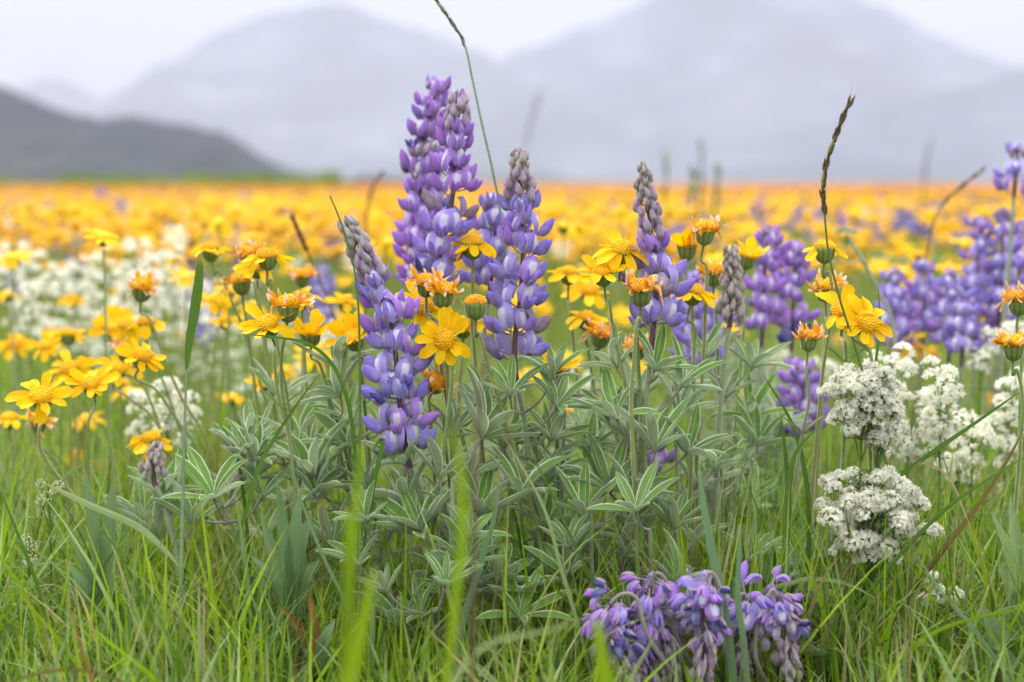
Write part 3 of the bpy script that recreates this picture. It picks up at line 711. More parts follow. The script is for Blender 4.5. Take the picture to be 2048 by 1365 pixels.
# ------------------------------------------------------------------ lupine parts
def ell(b, c, ax, up, L, hw, hh, mi, ns=7, nr=8, bend=0.0, pointy=0.55, lens=1.0):
    sd = ax.cross(up).normalized(); rows = []
    for i in range(ns + 1):
        t = i / ns
        r = math.sin(math.pi * t ** 0.85) ** pointy if 0 < t < 1 else 0.02
        p = c + ax * (L * t) + up * (bend * L * t * t)
        rows.append([p + sd * (hw * r * math.copysign(abs(math.cos(a)) ** lens, math.cos(a))) + up * (hh * r * math.sin(a)) for a in [2 * math.pi * k / nr for k in range(nr)]])
    b.quadgrid(rows, mi, close=True)
def floret_mb(seed, shrivel=0.0):
    rs = random.Random(seed); b = MB(); X, Y_, Z = Vector((1, 0, 0)), Vector((0, 1, 0)), Vector((0, 0, 1))
    ped = [Vector((0, 0, 0)), Vector((0.003, 0, 0.0004)), Vector((0.0065, 0, 0.0016)), Vector((0.0085, 0, 0.0028))]
    b.tube(ped, [0.00055, 0.0005, 0.0006, 0.0012], 0, 5, cap=False)
    ell(b, Vector((0.0072, 0, 0.0022)), Vector((1, 0, 0.25)).normalized(), Vector((-.25, 0, 1)).normalized(), 0.0062, 0.0017, 0.0019, 0, 5, 6)
    # wings: two inflated shells
    for s in (-1, 1):
        ax = Vector((1, s * rs.uniform(0.06, 0.30), rs.uniform(0.10, 0.42))).normalized(); up = Vector((-ax.z, 0, ax.x)).normalized()
        ell(b, Vector((0.0092, s * 0.0011, 0.0024)), ax, up, rs.uniform(0.0150, 0.0168) * (1 - shrivel * .3), 0.0022 * (1 - shrivel * .5), 0.0041 * (1 - shrivel * .4), 1, 8, 12, bend=0.26, pointy=0.72, lens=1.7)
    # keel tip
    ell(b, Vector((0.010, 0, 0.0008)), Vector((1, 0, .12)).normalized(), Z, 0.010, 0.0015, 0.0022, 0, 5, 6, bend=0.3)
    # banner
    rows = []; H = 0.0170 * (1 - shrivel * .25)
    for i in range(8):
        v = i / 7; w = 0.0070 * (math.sin(math.pi * (0.10 + 0.80 * v)) ** 0.75) * (1 - shrivel * .45)
        cx = 0.0088 + 0.0045 * math.sin(v * 2.3) - 0.0025 * v * v; cz = 0.0030 + H * v
        row = []
        for j in range(7):
            u = -1 + 2 * j / 6
            row.append(Vector((cx - (0.0040 + 0.0018 * v) * u * u + 0.0009 * math.exp(-30 * u * u) * -1, u * w, cz - 0.0012 * u * u * v)))
        rows.append(row)
    b.quadgrid(rows, 2)
    return b
def bud_mb(seed, L=0.0095, W=0.0021, Hh=0.0030):
    rs = random.Random(seed); b = MB()
    b.tube([Vector((0, 0, 0)), Vector((0.002, 0, 0.0012)), Vector((0.0035, 0, 0.003))], [0.0005] * 3, 0, 4, cap=False)
    ax = Vector((0.45, 0, 1)).normalized(); up = Vector((1, 0, -.45)).normalized()
    ell(b, Vector((0.0025, 0, 0.0022)), ax, up, L, W, Hh, 1, 7, 8, bend=-0.28, pointy=0.75)
    s = rs.uniform(-.3, .3)     # silky bract
    pts = [Vector((0.001, 0, 0)), Vector((0.0048, s * .002, 0.003)), Vector((0.0068, s * .004, 0.0065)), Vector((0.0066 + rs.uniform(-.001, .0025), s * .006, 0.0095 + rs.uniform(0, .002)))]
    b.strip(pts, [0.0005, 0.0007, 0.0005, 0.0001], Vector((0, 1, 0)), 2, nx=1)
    for k in range(16):     # silky hairs on the outline
        t = rs.uniform(0.15, 0.95); a = rs.uniform(0, 6.28)
        c = Vector((0.0025, 0, 0.0022)) + ax * (L * t) + up * (-0.28 * L * t * t); r = math.sin(math.pi * t ** .85) ** .75
        d = Vector((0, 1, 0)) * (W * math.cos(a)) + up * (Hh * math.sin(a)); q = c + d * r; e = q + d.normalized() * 0.0008 + ax * 0.0010
        bb = len(b.v); s2 = ax.cross(d).normalized() * 0.00007; b.v += [tuple(q - s2), tuple(q + s2), tuple(e)]; b.uv += [(0, 0)] * 3; b.f.append((bb, bb + 1, bb + 2)); b.m.append(2)
    return b
FMB = [floret_mb(k) for k in range(6)]; FSH = [floret_mb(k + 20, 1.0) for k in range(3)]
BMB = [bud_mb(k) for k in range(4)]
def fl_mesh(pal, mbs): return [m.mesh('floret', [M['calyx'], M['win_' + pal], M['ban_' + pal]]) for m in mbs]
FL = {p: fl_mesh(p, FMB) for p in 'bvf'}; FL['n'] = fl_mesh('n', FSH); FL['fs'] = fl_mesh('f', FSH); FL['vs'] = fl_mesh('v', FSH)
BUD = {p: [m.mesh('bud', [M['calyx'], M['bud_' + p], M['bract']]) for m in BMB] for p in 'mg'}

def arclen(pts):
    s = [0]
    for a, b in zip(pts, pts[1:]): s.append(s[-1] + (b - a).length)
    return s
def at_len(pts, s, d):
    for i in range(len(s) - 1):
        if d <= s[i + 1] or i == len(s) - 2:
            k = (d - s[i]) / max(s[i + 1] - s[i], 1e-9)
            return pts[i].lerp(pts[i + 1], k), (pts[i + 1] - pts[i]).normalized()

def fl_matrix(p, up, a, elev, sc, r0):
    e1 = up.orthogonal().normalized(); e2 = up.cross(e1)
    out = e1 * math.cos(a) + e2 * math.sin(a)
    X = (out * math.cos(elev) + up * math.sin(elev)).normalized()
    Zd = (up * math.cos(elev) - out * math.sin(elev)).normalized(); Yd = Zd.cross(X)
    Mx = Matrix(((X.x, Yd.x, Zd.x, 0), (X.y, Yd.y, Zd.y, 0), (X.z, Yd.z, Zd.z, 0), (0, 0, 0, 1)))
    if sc > .7: Mx = Mx @ Matrix.Rotation(uni(-.28, .28), 4, 'X') @ Matrix.Rotation(uni(-.15, .15), 4, 'Z')
    return Matrix.Translation(p + out * (r0 + uni(.0004, .0030) * (sc > .7))) @ Mx @ Matrix.Scale(sc, 4)

def spike_layout(pts, s, s_tip, s_bud, s_end, pal, budpal, sc=1.0, step=0.0145, per=6, zone=None, tip_small=0.45, bud_sc=1.0, miss=0.0):
    """returns list of (kind, palette, matrix) for the flower spike; lengths measured from the tip downwards"""
    out = []; gold = 0.0; d = s_tip + 0.001; n = 0
    while d < s_bud:
        f = (d - s_tip) / max(s_bud - s_tip, 1e-6)
        p, t = at_len(pts, s, d); up = -t
        k = (tip_small + (1.0 - tip_small) * f ** 0.8) * bud_sc
        out.append(('bud', budpal[0] if f < 0.45 else budpal[1], fl_matrix(p, up, gold, 0.28 - 0.42 * f * f + uni(-.15, .15), k * uni(.88, 1.12), 0.0008 + 0.0010 * f)))
        gold += 2.39996 + uni(-.1, .1); d += (0.00085 + 0.00095 * f) * bud_sc * .72; n += 1
        if n > 88: d += 0.003
    d = s_bud + 0.003; w = 0
    while d < s_end:
        f = (d - s_bud) / max(s_end - s_bud, 1e-6)
        p, t = at_len(pts, s, d); off = uni(0, 6.28)
        m = per if f > 0.15 else per - 1
        for k in range(m):
            if rnd.random() < miss: continue
            dd = d + uni(-.0040, .0040); p, t = at_len(pts, s, max(dd, s_bud)); up = -t
            q = pal if zone is None else zone(f)
            if isinstance(q, (tuple, list)): q = rnd.choice(q)
            elev = 0.60 - 0.45 * min(1, f * 2.2) + uni(-.26, .26)
            out.append(('floret', q, fl_matrix(p, up, off + 2 * math.pi * k / m + uni(-.32, .32), elev, sc * (0.80 + 0.26 * min(1, f * 3)) * uni(.82, 1.08) * .96, 0.0012)))
        d += step * (0.8 + 0.25 * min(1, f * 3)) * uni(.92, 1.08)
    return out

def palmate(b, attach, cen, nrm, size, n, rs, mi_p=0, mi_l=1, seg=7, nx=4):
    nrm = nrm.normalized(); L = (cen - attach).length
    c1 = attach + (cen - attach) * 0.5 + Vector((0, 0, -0.06 * L)); pet = curve([attach, c1.lerp(cen - nrm * L * 0.45, 0.35), cen], 8)
    b.tube(pet, [0.0011, 0.0010, 0.0009, 0.0009, 0.0008, 0.0008, 0.0009, 0.0012], mi_p, 5, cap=False)
    e1 = nrm.orthogonal().normalized(); e2 = nrm.cross(e1); off = rs.uniform(0, 6.28)
    for k in range(n):
        a = off + 2 * math.pi * k / n + rs.uniform(-.18, .18)
        h = e1 * math.cos(a) + e2 * math.sin(a); ps = rs.uniform(0.42, 1.08)
        d = (h * math.cos(ps) + nrm * math.sin(ps)).normalized(); side = d.cross(nrm).normalized(); upn = side.cross(d).normalized()
        LL = size * rs.uniform(0.68, 1.05); LL *= 1.14; W = LL * rs.uniform(0.090, 0.122); cv = rs.uniform(-0.12, 0.22)
        pts, ws = [], []
        for i in range(seg + 1):
            t = i / seg
            pts.append(cen + d * (LL * t) - upn * (cv * LL * t * t) + side * (rs.uniform(-1, 1) * 0.004 * LL))
            ws.append(max(W * (math.sin(math.pi * t ** 1.12) ** 0.66 if 0 < t < 1 else 0) , W * 0.10))
        b.strip(pts, ws, side, mi_l, fold=rs.uniform(0.5, 1.15), nx=nx)

LUP = []      # (root, base, world path points from tip to base)
LGRP = 'purple lupines standing in the meadow'
def lupine(path, D, bud_y, end_y, pal, budpal, label, zone=None, sc=1.0, detail=True, per=6, step=0.0145, miss=0.0, group=LGRP, bud_sc=1.0, tip_small=0.45, base=None, stem_r=0.0023):
    pts = [P(a[0], a[1], D + (a[2] if len(a) > 2 else 0)) for a in path]
    last = pts[-1]
    if base is not None: pts.append(Vector((base[0], base[1], 0)))
    elif last.z > 0.02: pts.append(Vector((last.x + uni(-.01, .01), last.y + 0.01, 0)))
    pts = curve(pts, 60); bs = pts[-1].copy(); bs.z = 0
    L_ = [p - bs for p in pts]; s = arclen(L_)
    def s_at(y):
        for p, q in zip(pts, s):
            if pix(p)[1] >= y: return q
        return s[-1]
    sb, se = s_at(bud_y), s_at(end_y)
    rt = root('lupine', bs, label, 'lupine', group)
    low = [p for p, q in zip(L_, s) if q >= se]
    if len(low) > 2:
        low.reverse(); link('stem', stem_mesh(low, stem_r * 1.15, stem_r * 0.85, M['lstem'], n=8, hairs=500 if detail else 0), rt)
    top = [p for p, q in zip(L_, s) if q <= se + 0.002]; top.reverse()
    b = MB(); k = len(top); b.tube(top, [0.0024 - 0.0015 * i / (k - 1) for i in range(k)], 0, 7, cap=False)
    lay = spike_layout(L_, s, 0.0, sb, se, pal, budpal, sc, zone=zone, per=per, step=step, miss=miss, bud_sc=bud_sc, tip_small=tip_small)
    if detail:
        sp = link('flower_spike', b.mesh('flower_spike', [M['rachis']]), rt)
        for kind, q, mt in lay:
            if kind == 'bud': link('bud', rnd.choice(BUD[q]), sp, mt)
            else: link('floret', rnd.choice(FL[q]), sp, mt)
    else:
        mats = [M['rachis'], M['calyx'], M['bract']]; idx = {}
        def mi(key):
            if key not in idx: idx[key] = len(mats); mats.append(M[key])
            return idx[key]
        for kind, q, mt in lay:
            if kind == 'bud': b.add(rnd.choice(BMB), mt, [1, mi('bud_' + q), 2])
            else:
                q0 = q[0] if q != 'n' else 'n'
                b.add(rnd.choice(FMB), mt, [1, mi('win_' + q0), mi('ban_' + q0)])
        link('flower_spike', b.mesh('flower_spike', mats), rt)
    LUP.append((rt, bs, pts, D))
    return rt

def zone_tall(f):
    if f < 0.36: return 'v'
    if f < 0.60: return ['v', 'f', 'fs', 'n', 'f']
    return ['b', 'b', 'b', 'n', 'v']
def zone_b(f): return ['b', 'b', 'b', 'v'] if f < .35 else ['b'] * 16 + ['v', 'f', 'n']
lupine([(698, 455), (716, 492), (742, 552), (766, 600), (785, 660), (793, 730), (800, 810), (812, 900), (838, 985), (915, 1130), (985, 1290)], 1.04, 575, 925, 'b', 'gm',
       'front lupine left of centre with a leaning silvery tip and a sharp blue-violet spike', zone=zone_b, sc=1.1, base=(0.005, 1.06), per=5, step=0.0178, bud_sc=1.42, tip_small=.62, miss=.08)
lupine([(1040, 318), (1043, 380), (1047, 440), (1045, 520), (1040, 600), (1030, 680), (1032, 755), (1050, 850), (1062, 960), (1085, 1100), (1095, 1250)], 1.08, 420, 750, 'b', 'gm',
       'lupine at the centre with a rounded silvery top and dark red stalk', zone=zone_b, sc=1.08, per=5, step=0.0182, bud_sc=1.38, tip_small=.6, miss=.08)
lupine([(914, 212), (912, 260), (910, 330), (905, 400), (890, 470), (876, 530), (868, 590), (880, 700), (930, 900), (1000, 1150)], 1.13, 262, 588, 'v', 'mm',
       'tall violet lupine with a rounded pink bud head and faded florets halfway down', zone=zone_tall, sc=1.08, per=5, step=0.0160, bud_sc=1.42, tip_small=.85, miss=.06)
lupine([(870, 182), (862, 230), (850, 290), (842, 360), (835, 430), (838, 500), (850, 580), (880, 720), (960, 1000), (1010, 1200)], 1.24, 186, 575, 'v', 'mm',
       'tallest violet lupine, behind the one with the pink bud head', zone=lambda f: 'v' if (f < .22 or f > .42) else ['n', 'v', 'fs'], sc=1.05, per=6, step=0.0145, miss=.12)
lupine([(1286, 336), (1292, 400), (1302, 460), (1310, 530), (1312, 600), (1304, 680), (1296, 760), (1285, 860), (1268, 980), (1235, 1150), (1215, 1270)], 1.07, 500, 695, 'b', 'gm',
       'right lupine with a long hairy grey bud spire above a few open florets', zone=zone_b, sc=1.10, per=5, step=0.0175, bud_sc=1.45, tip_small=.38, miss=.12)
lupine([(1463, 506), (1462, 560), (1460, 640), (1452, 700), (1440, 820), (1432, 960), (1425, 1120)], 1.13, 652, 653, 'b', 'gg',
       'young silver-grey lupine spire without open flowers, right of the middle', bud_sc=1.35, tip_small=.5, per=0)
lupine([(313, 900), (310, 930), (308, 962), (330, 1010), (352, 1100), (370, 1200)], 1.07, 966, 967, 'b', 'gg',
       'small furry grey lupine spire low at the left, before a yellow flower', bud_sc=1.05, tip_small=.6, per=0)
lupine([(985, 405), (990, 470), (985, 540), (975, 620), (970, 700), (990, 820), (1020, 1000)], 1.20, 425, 600, 'b', 'mm',
       'blurred lavender lupine tucked behind the left of the centre lupine', sc=1.05, per=5, step=0.016, detail=False)
lupine([(1535, 462), (1530, 540), (1528, 620), (1522, 700), (1510, 820), (1495, 980)], 1.36, 482, 690, 'v', 'mm', 'left of two soft violet lupines right of the grey young spire', detail=False, sc=1.0, per=5, step=.0165, miss=.12)
lupine([(1592, 500), (1588, 560), (1586, 620), (1582, 720), (1575, 860), (1560, 1000)], 1.40, 510, 700, 'v', 'mm', 'right of two soft violet lupines right of the grey young spire', zone=lambda f: 'v' if f < .7 else ['n', 'v'], detail=False, sc=1.0, per=5, step=.0165, miss=.12)
lupine([(1604, 735), (1606, 800), (1604, 860), (1596, 950), (1585, 1050)], 1.30, 742, 880, 'v', 'mm', 'low violet lupine left of the near white blossoms', detail=False, sc=1.05, per=5)
lupine([(1392, 560), (1396, 640), (1400, 720), (1402, 860), (1400, 1000)], 1.36, 568, 740, 'b', 'mm', 'blurred lavender lupine behind the right lupine and its leaves', detail=False, sc=1.05, per=5)
lupine([(1312, 905), (1312, 950), (1316, 1000), (1330, 1100)], 1.25, 908, 962, 'v', 'mm', 'small violet lupine peeping low through the silvery leaves', detail=False, per=4)
for i, (x, y0_, y1_, D_, lb) in enumerate([
    (1790, 545, 720, 1.50, 'leftmost spike of the violet clump at the right'), (1850, 530, 700, 1.54, 'spike with a rounded dark bud head in the violet clump'),
    (1905, 548, 720, 1.46, 'low dense spike in the middle of the violet clump at right'), (1958, 440, 690, 1.52, 'tall spike in the violet clump at right, left of the brown stalk'),
    (2006, 425, 660, 1.50, 'broad spike of the violet clump close to the right edge'), (1930, 620, 730, 1.42, 'dark bluish spike low in the violet clump at right'),
    (2036, 302, 390, 1.46, 'spike rising above the skyline at the right edge'), (2042, 450, 600, 1.56, 'violet spike cut by the right edge under the highest one'),
    (1820, 600, 730, 1.6, 'violet spike low behind the left side of the right clump'), (1985, 560, 700, 1.62, 'violet spike behind the white blossoms by the right edge')]):
    lupine([(x, y0_), (x - 3, (y0_ + y1_) / 2), (x - 8, y1_), (x - 20, y1_ + 160), (x - 30, y1_ + 260)], D_, y0_ + 16, y1_, 'v', 'mm', lb, detail=False, sc=1.0, per=4, step=.017, miss=.12, zone=(lambda f: ['v', 'b', 'b']) if i != 5 else (lambda f: ['n', 'b']))

# drooping, wilted lupines near the ground
def wilted(path, D, nb, label, base):
    up_pts = [Vector((base[0], base[1], 0))] + [P(a[0], a[1], D) for a in path]
    pts = curve(up_pts, 50); bs = pts[0].copy(); L_ = [p - bs for p in pts]; s = arclen(L_); T = s[-1]
    rt = root('lupine', bs, label, 'lupine', 'wilted lupines hanging down near the ground')
    link('stem', stem_mesh(L_[:30], 0.0018, 0.0011, M['petiole'], n=7), rt)
    b = MB(); b.tube(L_[29:], [0.0018 - .0012 * i / 20 for i in range(21)], 0, 6, cap=False)
    sp = link('flower_spike', b.mesh('flower_spike', [M['rachis']]), rt)
    s0 = s[25]; d = s0; g = 0
    while d < T:
        f = (d - s0) / (T - s0); p, t = at_len(L_, s, d)
        if f < 0.5:
            q = rnd.choice(['b', 'b', 'vs', 'v', 'n', 'vs'] if f < 0.3 else ['vs', 'n', 'fs', 'fs'])
            mt = fl_matrix(p, t, g, uni(-.7, .5), uni(.72, .95), .001)
            link('floret', rnd.choice(FL[q]), sp, mt); d += 0.0019
        else:
            link('bud', rnd.choice(BUD['m' if f < .8 else 'g']), sp, fl_matrix(p, t, g, uni(-.1, .4), uni(1.1, 1.5) * (1.2 - .5 * f), .001)); d += 0.0015
        g += 2.39996
    return rt
wilted([(1300, 1280), (1275, 1200), (1240, 1190), (1212, 1230), (1235, 1300), (1262, 1400)], 0.93, 30, 'wilted lupine head hanging at the left of the drooping group', (0.13, 0.95))
wilted([(1350, 1270), (1335, 1170), (1310, 1148), (1300, 1200), (1330, 1270), (1345, 1350)], 0.95, 30, 'wilted lupine with bluish shrivelled florets in the middle of the drooping group', (0.14, 0.98))
wilted([(1445, 1280), (1440, 1180), (1420, 1145), (1405, 1195), (1408, 1275), (1402, 1385)], 0.93, 30, 'wilted lupine with bright violet florets over a hanging grey tip', (0.16, 0.96))
wilted([(1462, 1290), (1470, 1215), (1488, 1188), (1500, 1225), (1492, 1290), (1484, 1360)], 0.96, 30, 'grey-lilac wilted lupine filling the gap before the pale right tip', (0.165, .99))
wilted([(1400, 1270), (1392, 1190), (1375, 1160), (1362, 1205), (1375, 1260), (1378, 1330)], 0.97, 30, 'blue-violet wilted lupine squeezed behind the middle drooping heads', (0.15, 1.0))
wilted([(1300, 1330), (1310, 1262), (1290, 1228), (1262, 1270), (1290, 1330), (1310, 1400)], 0.95, 30, 'lowest wilted lupine, under the left drooping head', (0.12, .96))
wilted([(1510, 1310), (1525, 1220), (1546, 1180), (1560, 1215), (1572, 1275), (1580, 1345)], 0.95, 20, 'pale wilted lupine tip hanging at the right of the drooping group', (0.185, 0.97))

# leafy shoots without flowers
SH = [(1530, 1.42, 800, 'blurred leafy lupine shoot behind the low violet lupine'), (1470, 1.55, 780, 'blurred leafy lupine shoot far behind the grey young spire'), (1690, 1.35, 900, 'dark leafy shoot behind the crisp white blossoms'),
      (1060, 1.2, 860, 'leafy lupine shoot behind the centre stalk'), (1260, 1.16, 800, 'leafy lupine shoot behind the curled daisy stem'), (1010, 1.0, 1120, 'low silvery shoot right of the lowest big leaf'), (730, 1.14, 880, 'leafy lupine shoot left of the front lupine base'),
      (1300, 1.02, 1060, 'silvery shoot above the wilted lupines'),(560, 1.13, 900, 'silvery leafy lupine shoot under the crisp left yellow flowers'), (655, 1.10, 800, 'silvery leafy lupine shoot between the left yellow flowers and front lupine'),
      (420, 1.08, 960, 'low silvery lupine shoot right of the furry grey spire'), (760, 1.02, 1060, 'silvery leafy lupine shoot below the front lupine'),
      (905, 1.00, 960, 'silvery leafy lupine shoot right below the front lupine'), (1130, 1.10, 800, 'leafy lupine shoot between the centre and right lupines'),
      (1180, 1.03, 1000, 'low leafy lupine shoot under the centre lupine'), (1350, 1.10, 800, 'leafy lupine shoot just right of the right lupine'),
      (1500, 1.18, 760, 'leafy lupine shoot under the soft violet pair'), (1440, 1.25, 860, 'leafy lupine shoot behind the drooping group'),
      (1560, 1.35, 960, 'dark leafy lupine shoot left of the lower white blossoms'), (960, 1.12, 790, 'leafy lupine shoot behind the fully open yellow flower'),
      (1590, 1.06, 1200, 'low silvery shoot beside the wilted lupine tip'), (860, 0.98, 1230, 'lowest silvery lupine shoot near the bottom edge')]
for x, D, y, lb in SH:
    top = P(x, y, D); bs = Vector((top.x * 0.9 + 0.01, D + 0.01, 0)); pts = curve([top, (top + bs) / 2 + Vector((uni(-.01, .01), 0, 0)), bs], 24)
    rt = root('lupine', bs, lb, 'lupine', 'leafy lupine shoots without flowers')
    link('stem', stem_mesh([p - bs for p in reversed(pts)], 0.0022, 0.0014, M['lstem'], n=6, hairs=250), rt)
    LUP.append((rt, bs, pts, D))

LEAFC = {}
def add_leaf(c, nrm, size, n, only=None, seed=0):
    best = None
    for i, (rt, bs, pts, D) in enumerate(LUP):
        if only is not None and i not in only: continue
        for p in pts[::2]:
            if p.z < 0.01: continue
            dz = c.z - p.z
            if dz < 0.006: continue
            cost = (p - c).length + abs(dz - 0.03) * 0.6 + 0.004 * LEAFC.get(i, 0) / 6
            if best is None or cost < best[0]: best = (cost, i, p)
    if best is None or best[0] > 0.16: return
    _, i, p = best; rt, bs, pts, D = LUP[i]; LEAFC[i] = LEAFC.get(i, 0) + 1
    b = MB(); palmate(b, p - bs, c - bs, nrm, size, n, random.Random(seed))
    link('leaf', b.mesh('leaf', [M['petiole'], M['lupleaf']]), rt)
HL = [(630, 963, 1.07, -.05, .045), (843, 1065, 1.01, -.35, .043), (949, 1186, 1.00, .15, .050), (957, 1035, 1.03, .25, .045), (810, 930, 1.03, -.4, .036), (813, 1269, .99, -.3, .040), (768, 1114, 1.03, -.5, .038),
      (1310, 906, 1.03, .05, .045), (1372, 910, 1.06, .3, .042), (1220, 985, 1.06, 0, .040), (1170, 1040, 1.03, 0, .046), (1346, 1062, 1.04, .1, .038), (1113, 815, 1.06, .35, .042), (1361, 776, 1.07, .3, .038),
      (1308, 743, 1.06, .1, .034), (1216, 842, 1.08, 0, .036), (1100, 884, 1.08, .3, .036), (1502, 740, 1.14, .2, .036), (1494, 921, 1.15, .2, .038), (1040, 994, 1.04, .3, .042), (1020, 793, 1.05, .1, .034),
      (1104, 756, 1.06, .2, .030), (1200, 1122, 1.08, 0, .034), (1234, 738, 1.08, -.4, .036), (1421, 972, 1.2, 0, .04), (487, 912, 1.09, -.1, .040), (628, 990, 1.06, .0, .045), (321, 997, 1.09, 0, .038),
      (387, 1050, 1.07, .1, .040), (285, 1042, 1.10, -.1, .034), (674, 739, 1.09, -.1, .036), (681, 795, 1.07, -.6, .040), (600, 880, 1.12, -.1, .04), (560, 800, 1.16, 0, .036), (880, 960, 1.02, .2, .036),
      (900, 880, 1.10, .2, .040), (960, 880, 1.04, .4, .048), (1180, 910, 1.12, -.1, .036), (1450, 800, 1.14, .3, .036), (1560, 860, 1.25, .2, .038), (880, 1150, 1.04, -.2, .036), (700, 900, 1.08, -.2, .04),
      (1080, 940, 1.10, .1, .036), (1010, 900, 1.1, -.1, .036), (740, 980, 1.08, -.3, .038), (1270, 830, 1.1, -.2, .034), (1410, 720, 1.14, .1, .034), (760, 860, 1.14, .0, .034), (1560, 1165, 1.04, .2, .026), (1620, 1215, 1.04, .5, .036), (1650, 1275, 1.04, .6, .036), (1500, 1130, 1.05, 0, .032), (1245, 1165, 1.04, 0, .03), (1590, 1310, 1.0, .5, .034)]
for k, (x, y, D, tx, sz) in enumerate(HL):
    add_leaf(P(x, y, D), Vector((tx + uni(-.15, .15), uni(-.35, .05), 1)), sz, rnd.choice((7, 8, 8, 9)), seed=k)
rs_l = random.Random(5)
for k in range(215):
    i = rs_l.randrange(len(LUP)); rt, bs, pts, D = LUP[i]
    if LEAFC.get(i, 0) > 15: continue
    low = [p for p in pts if 0.025 < p.z < 0.235 and pix(p)[1] > (735 if D > 1.2 else 790)]
    if not low: continue
    p = rs_l.choice(low); a = rs_l.uniform(0, 6.28); pl = rs_l.uniform(.022, .055)
    if math.sin(a) < 0: pl *= 0.75
    c = p + Vector((math.cos(a) * pl, math.sin(a) * pl, pl * rs_l.uniform(.5, 1.0)))
    cx_, cy_ = pix(c)
    if 690 < cx_ < 900 and cy_ < 960 and c.y < 1.07: continue
    if cy_ < 745 or (cx_ < 450 and cy_ < 930) or (cx_ > 1600 and cy_ < 980): continue
    add_leaf(c, Vector((math.cos(a) * .5, math.sin(a) * .45, 1)), rs_l.uniform(.026, .044), rs_l.choice((6, 7, 8)), only=[i], seed=1000 + k)

# ------------------------------------------------------------------ bedstraw (white)
def star_mb(rs, big=1.0):
    b = MB(); r = 0.0023 * big
    for k in range(4):
        a = k * math.pi / 2 + rs.uniform(-.1, .1); d = Vector((math.cos(a), math.sin(a), rs.uniform(.0, .35))); s = Vector((-math.sin(a), math.cos(a), 0))
        bb = len(b.v)
        for t, w in ((0, .16), (.5, .36), (1.0, .05)):
            for q in (-1, 1): b.v.append(tuple(d * (r * t) + s * (q * w * r))); b.uv.append((.5 + q * .5, t))
        b.f += [(bb, bb + 1, bb + 3, bb + 2), (bb + 2, bb + 3, bb + 5, bb + 4)]; b.m += [0, 0]
    return b
def puff_mb(seed, R_=0.0095, n=46, far=False):
    rs = random.Random(seed); b = MB()
    for k in range(n):
        z = rs.uniform(-.25, 1); a = rs.uniform(0, 6.28); q = math.sqrt(max(0, 1 - z * z)); d = Vector((q * math.cos(a), q * math.sin(a), z))
        p = d * R_ * rs.uniform(.7, 1.08); p.z *= .75
        if not far and rs.random() < .6:
            b.tube([Vector((0, 0, -R_ * .5)), p * .5, p], .00022, 1, 3, cap=False)
        if rs.random() < .12:
            ell(b, p, d, d.orthogonal().normalized(), .0014, .0006, .0006, 2, 3, 4)
        else:
            b.add(star_mb(rs, 1.5 if far else 1.0), frame(p, (d + Vector((rs.uniform(-.7, .7), rs.uniform(-.7, .7), rs.uniform(-.3, .7)))).normalized(), roll=rs.uniform(0, 6)))
    return b
PUFF = [puff_mb(k, .0072, 56).mesh('flower_cluster', [M['white'], M['pedicel'], M['cream']]) for k in range(5)]
PUFFB = [puff_mb(k, .0085, 20, True).mesh('flower_cluster', [M['white'], M['pedicel'], M['cream']]) for k in range(4)]
PUFFG = []
for k in range(2):
    b_ = MB(); rs_ = random.Random(k)
    for j in range(26): d_ = Vector((rs_.gauss(0, 1), rs_.gauss(0, 1), rs_.gauss(.3, 1))).normalized(); ell(b_, d_ * .0035, d_, d_.orthogonal().normalized(), .0016, .0008, .0008, 0, 3, 5)
    PUFFG.append(b_.mesh('flower_cluster', [M['cream']]))
def bedstraw(x, y, D, w, h, n, label, group='white bedstraw plants', near=False, green=False, base_x=None, whorls=True):
    """x,y = top centre of the blossom in the photo, w,h = its size there"""
    top = P(x, y, D); wm = w / FPX * D; hm = h / FPX * D
    bs = Vector((P(base_x if base_x else x + uni(-15, 15), y, D).x, D + uni(0, .02), 0))
    rt = root('bedstraw', bs, label, 'wildflower', group)
    ax = curve([Vector((0, 0, 0)), (top - bs) * .5 + Vector((uni(-.006, .006), 0, 0)), top - bs], 14)
    link('stem', stem_mesh(ax, .0011, .0006, M['bstem'], n=5), rt)
    br = MB(); src = PUFFG if green else (PUFF if near else PUFFB)
    for k in range(n):
        t = (k + .5) / n; zz = t * hm; rr = wm * .5 * (.5 + .6 * math.sin(math.pi * min(1, t * .85 + .12))) * uni(.6, 1.25)
        a = k * 2.4 + uni(-.3, .3); q = uni(.4, 1.0)
        c = (top - bs) + Vector((math.cos(a) * rr * q, math.sin(a) * rr * q * .8, -zz + uni(-.008, .008)))
        j = max(2, min(12, int(13 * (1 - (zz + .02) / max((top - bs).z, .05)))))
        br.tube(curve([ax[j], ax[j].lerp(c, .6) + Vector((0, 0, .002)), c], 5), .0004, 0, 4, cap=False)
        link('flower_cluster', rnd.choice(src), rt, frame(c, Vector((math.cos(a) * .5, math.sin(a) * .5, 1)), roll=uni(0, 6), sc=uni(.8, 1.15)))
    link('branch', br.mesh('branch', [M['bstem']]), rt)
    if whorls:
        for j in range(2, 12, 2):
            b = MB()
            for k in range(4 if near else 3):
                a = k * 1.57 + j; leaf_strip(b, ax[j], Vector((math.cos(a), math.sin(a), .35)).normalized(), .022, .0020, 0, sag=.2, seg=4, nx=2)
            link('leaf_whorl', b.mesh('leaf_whorl', [M['bleaf']]), rt)
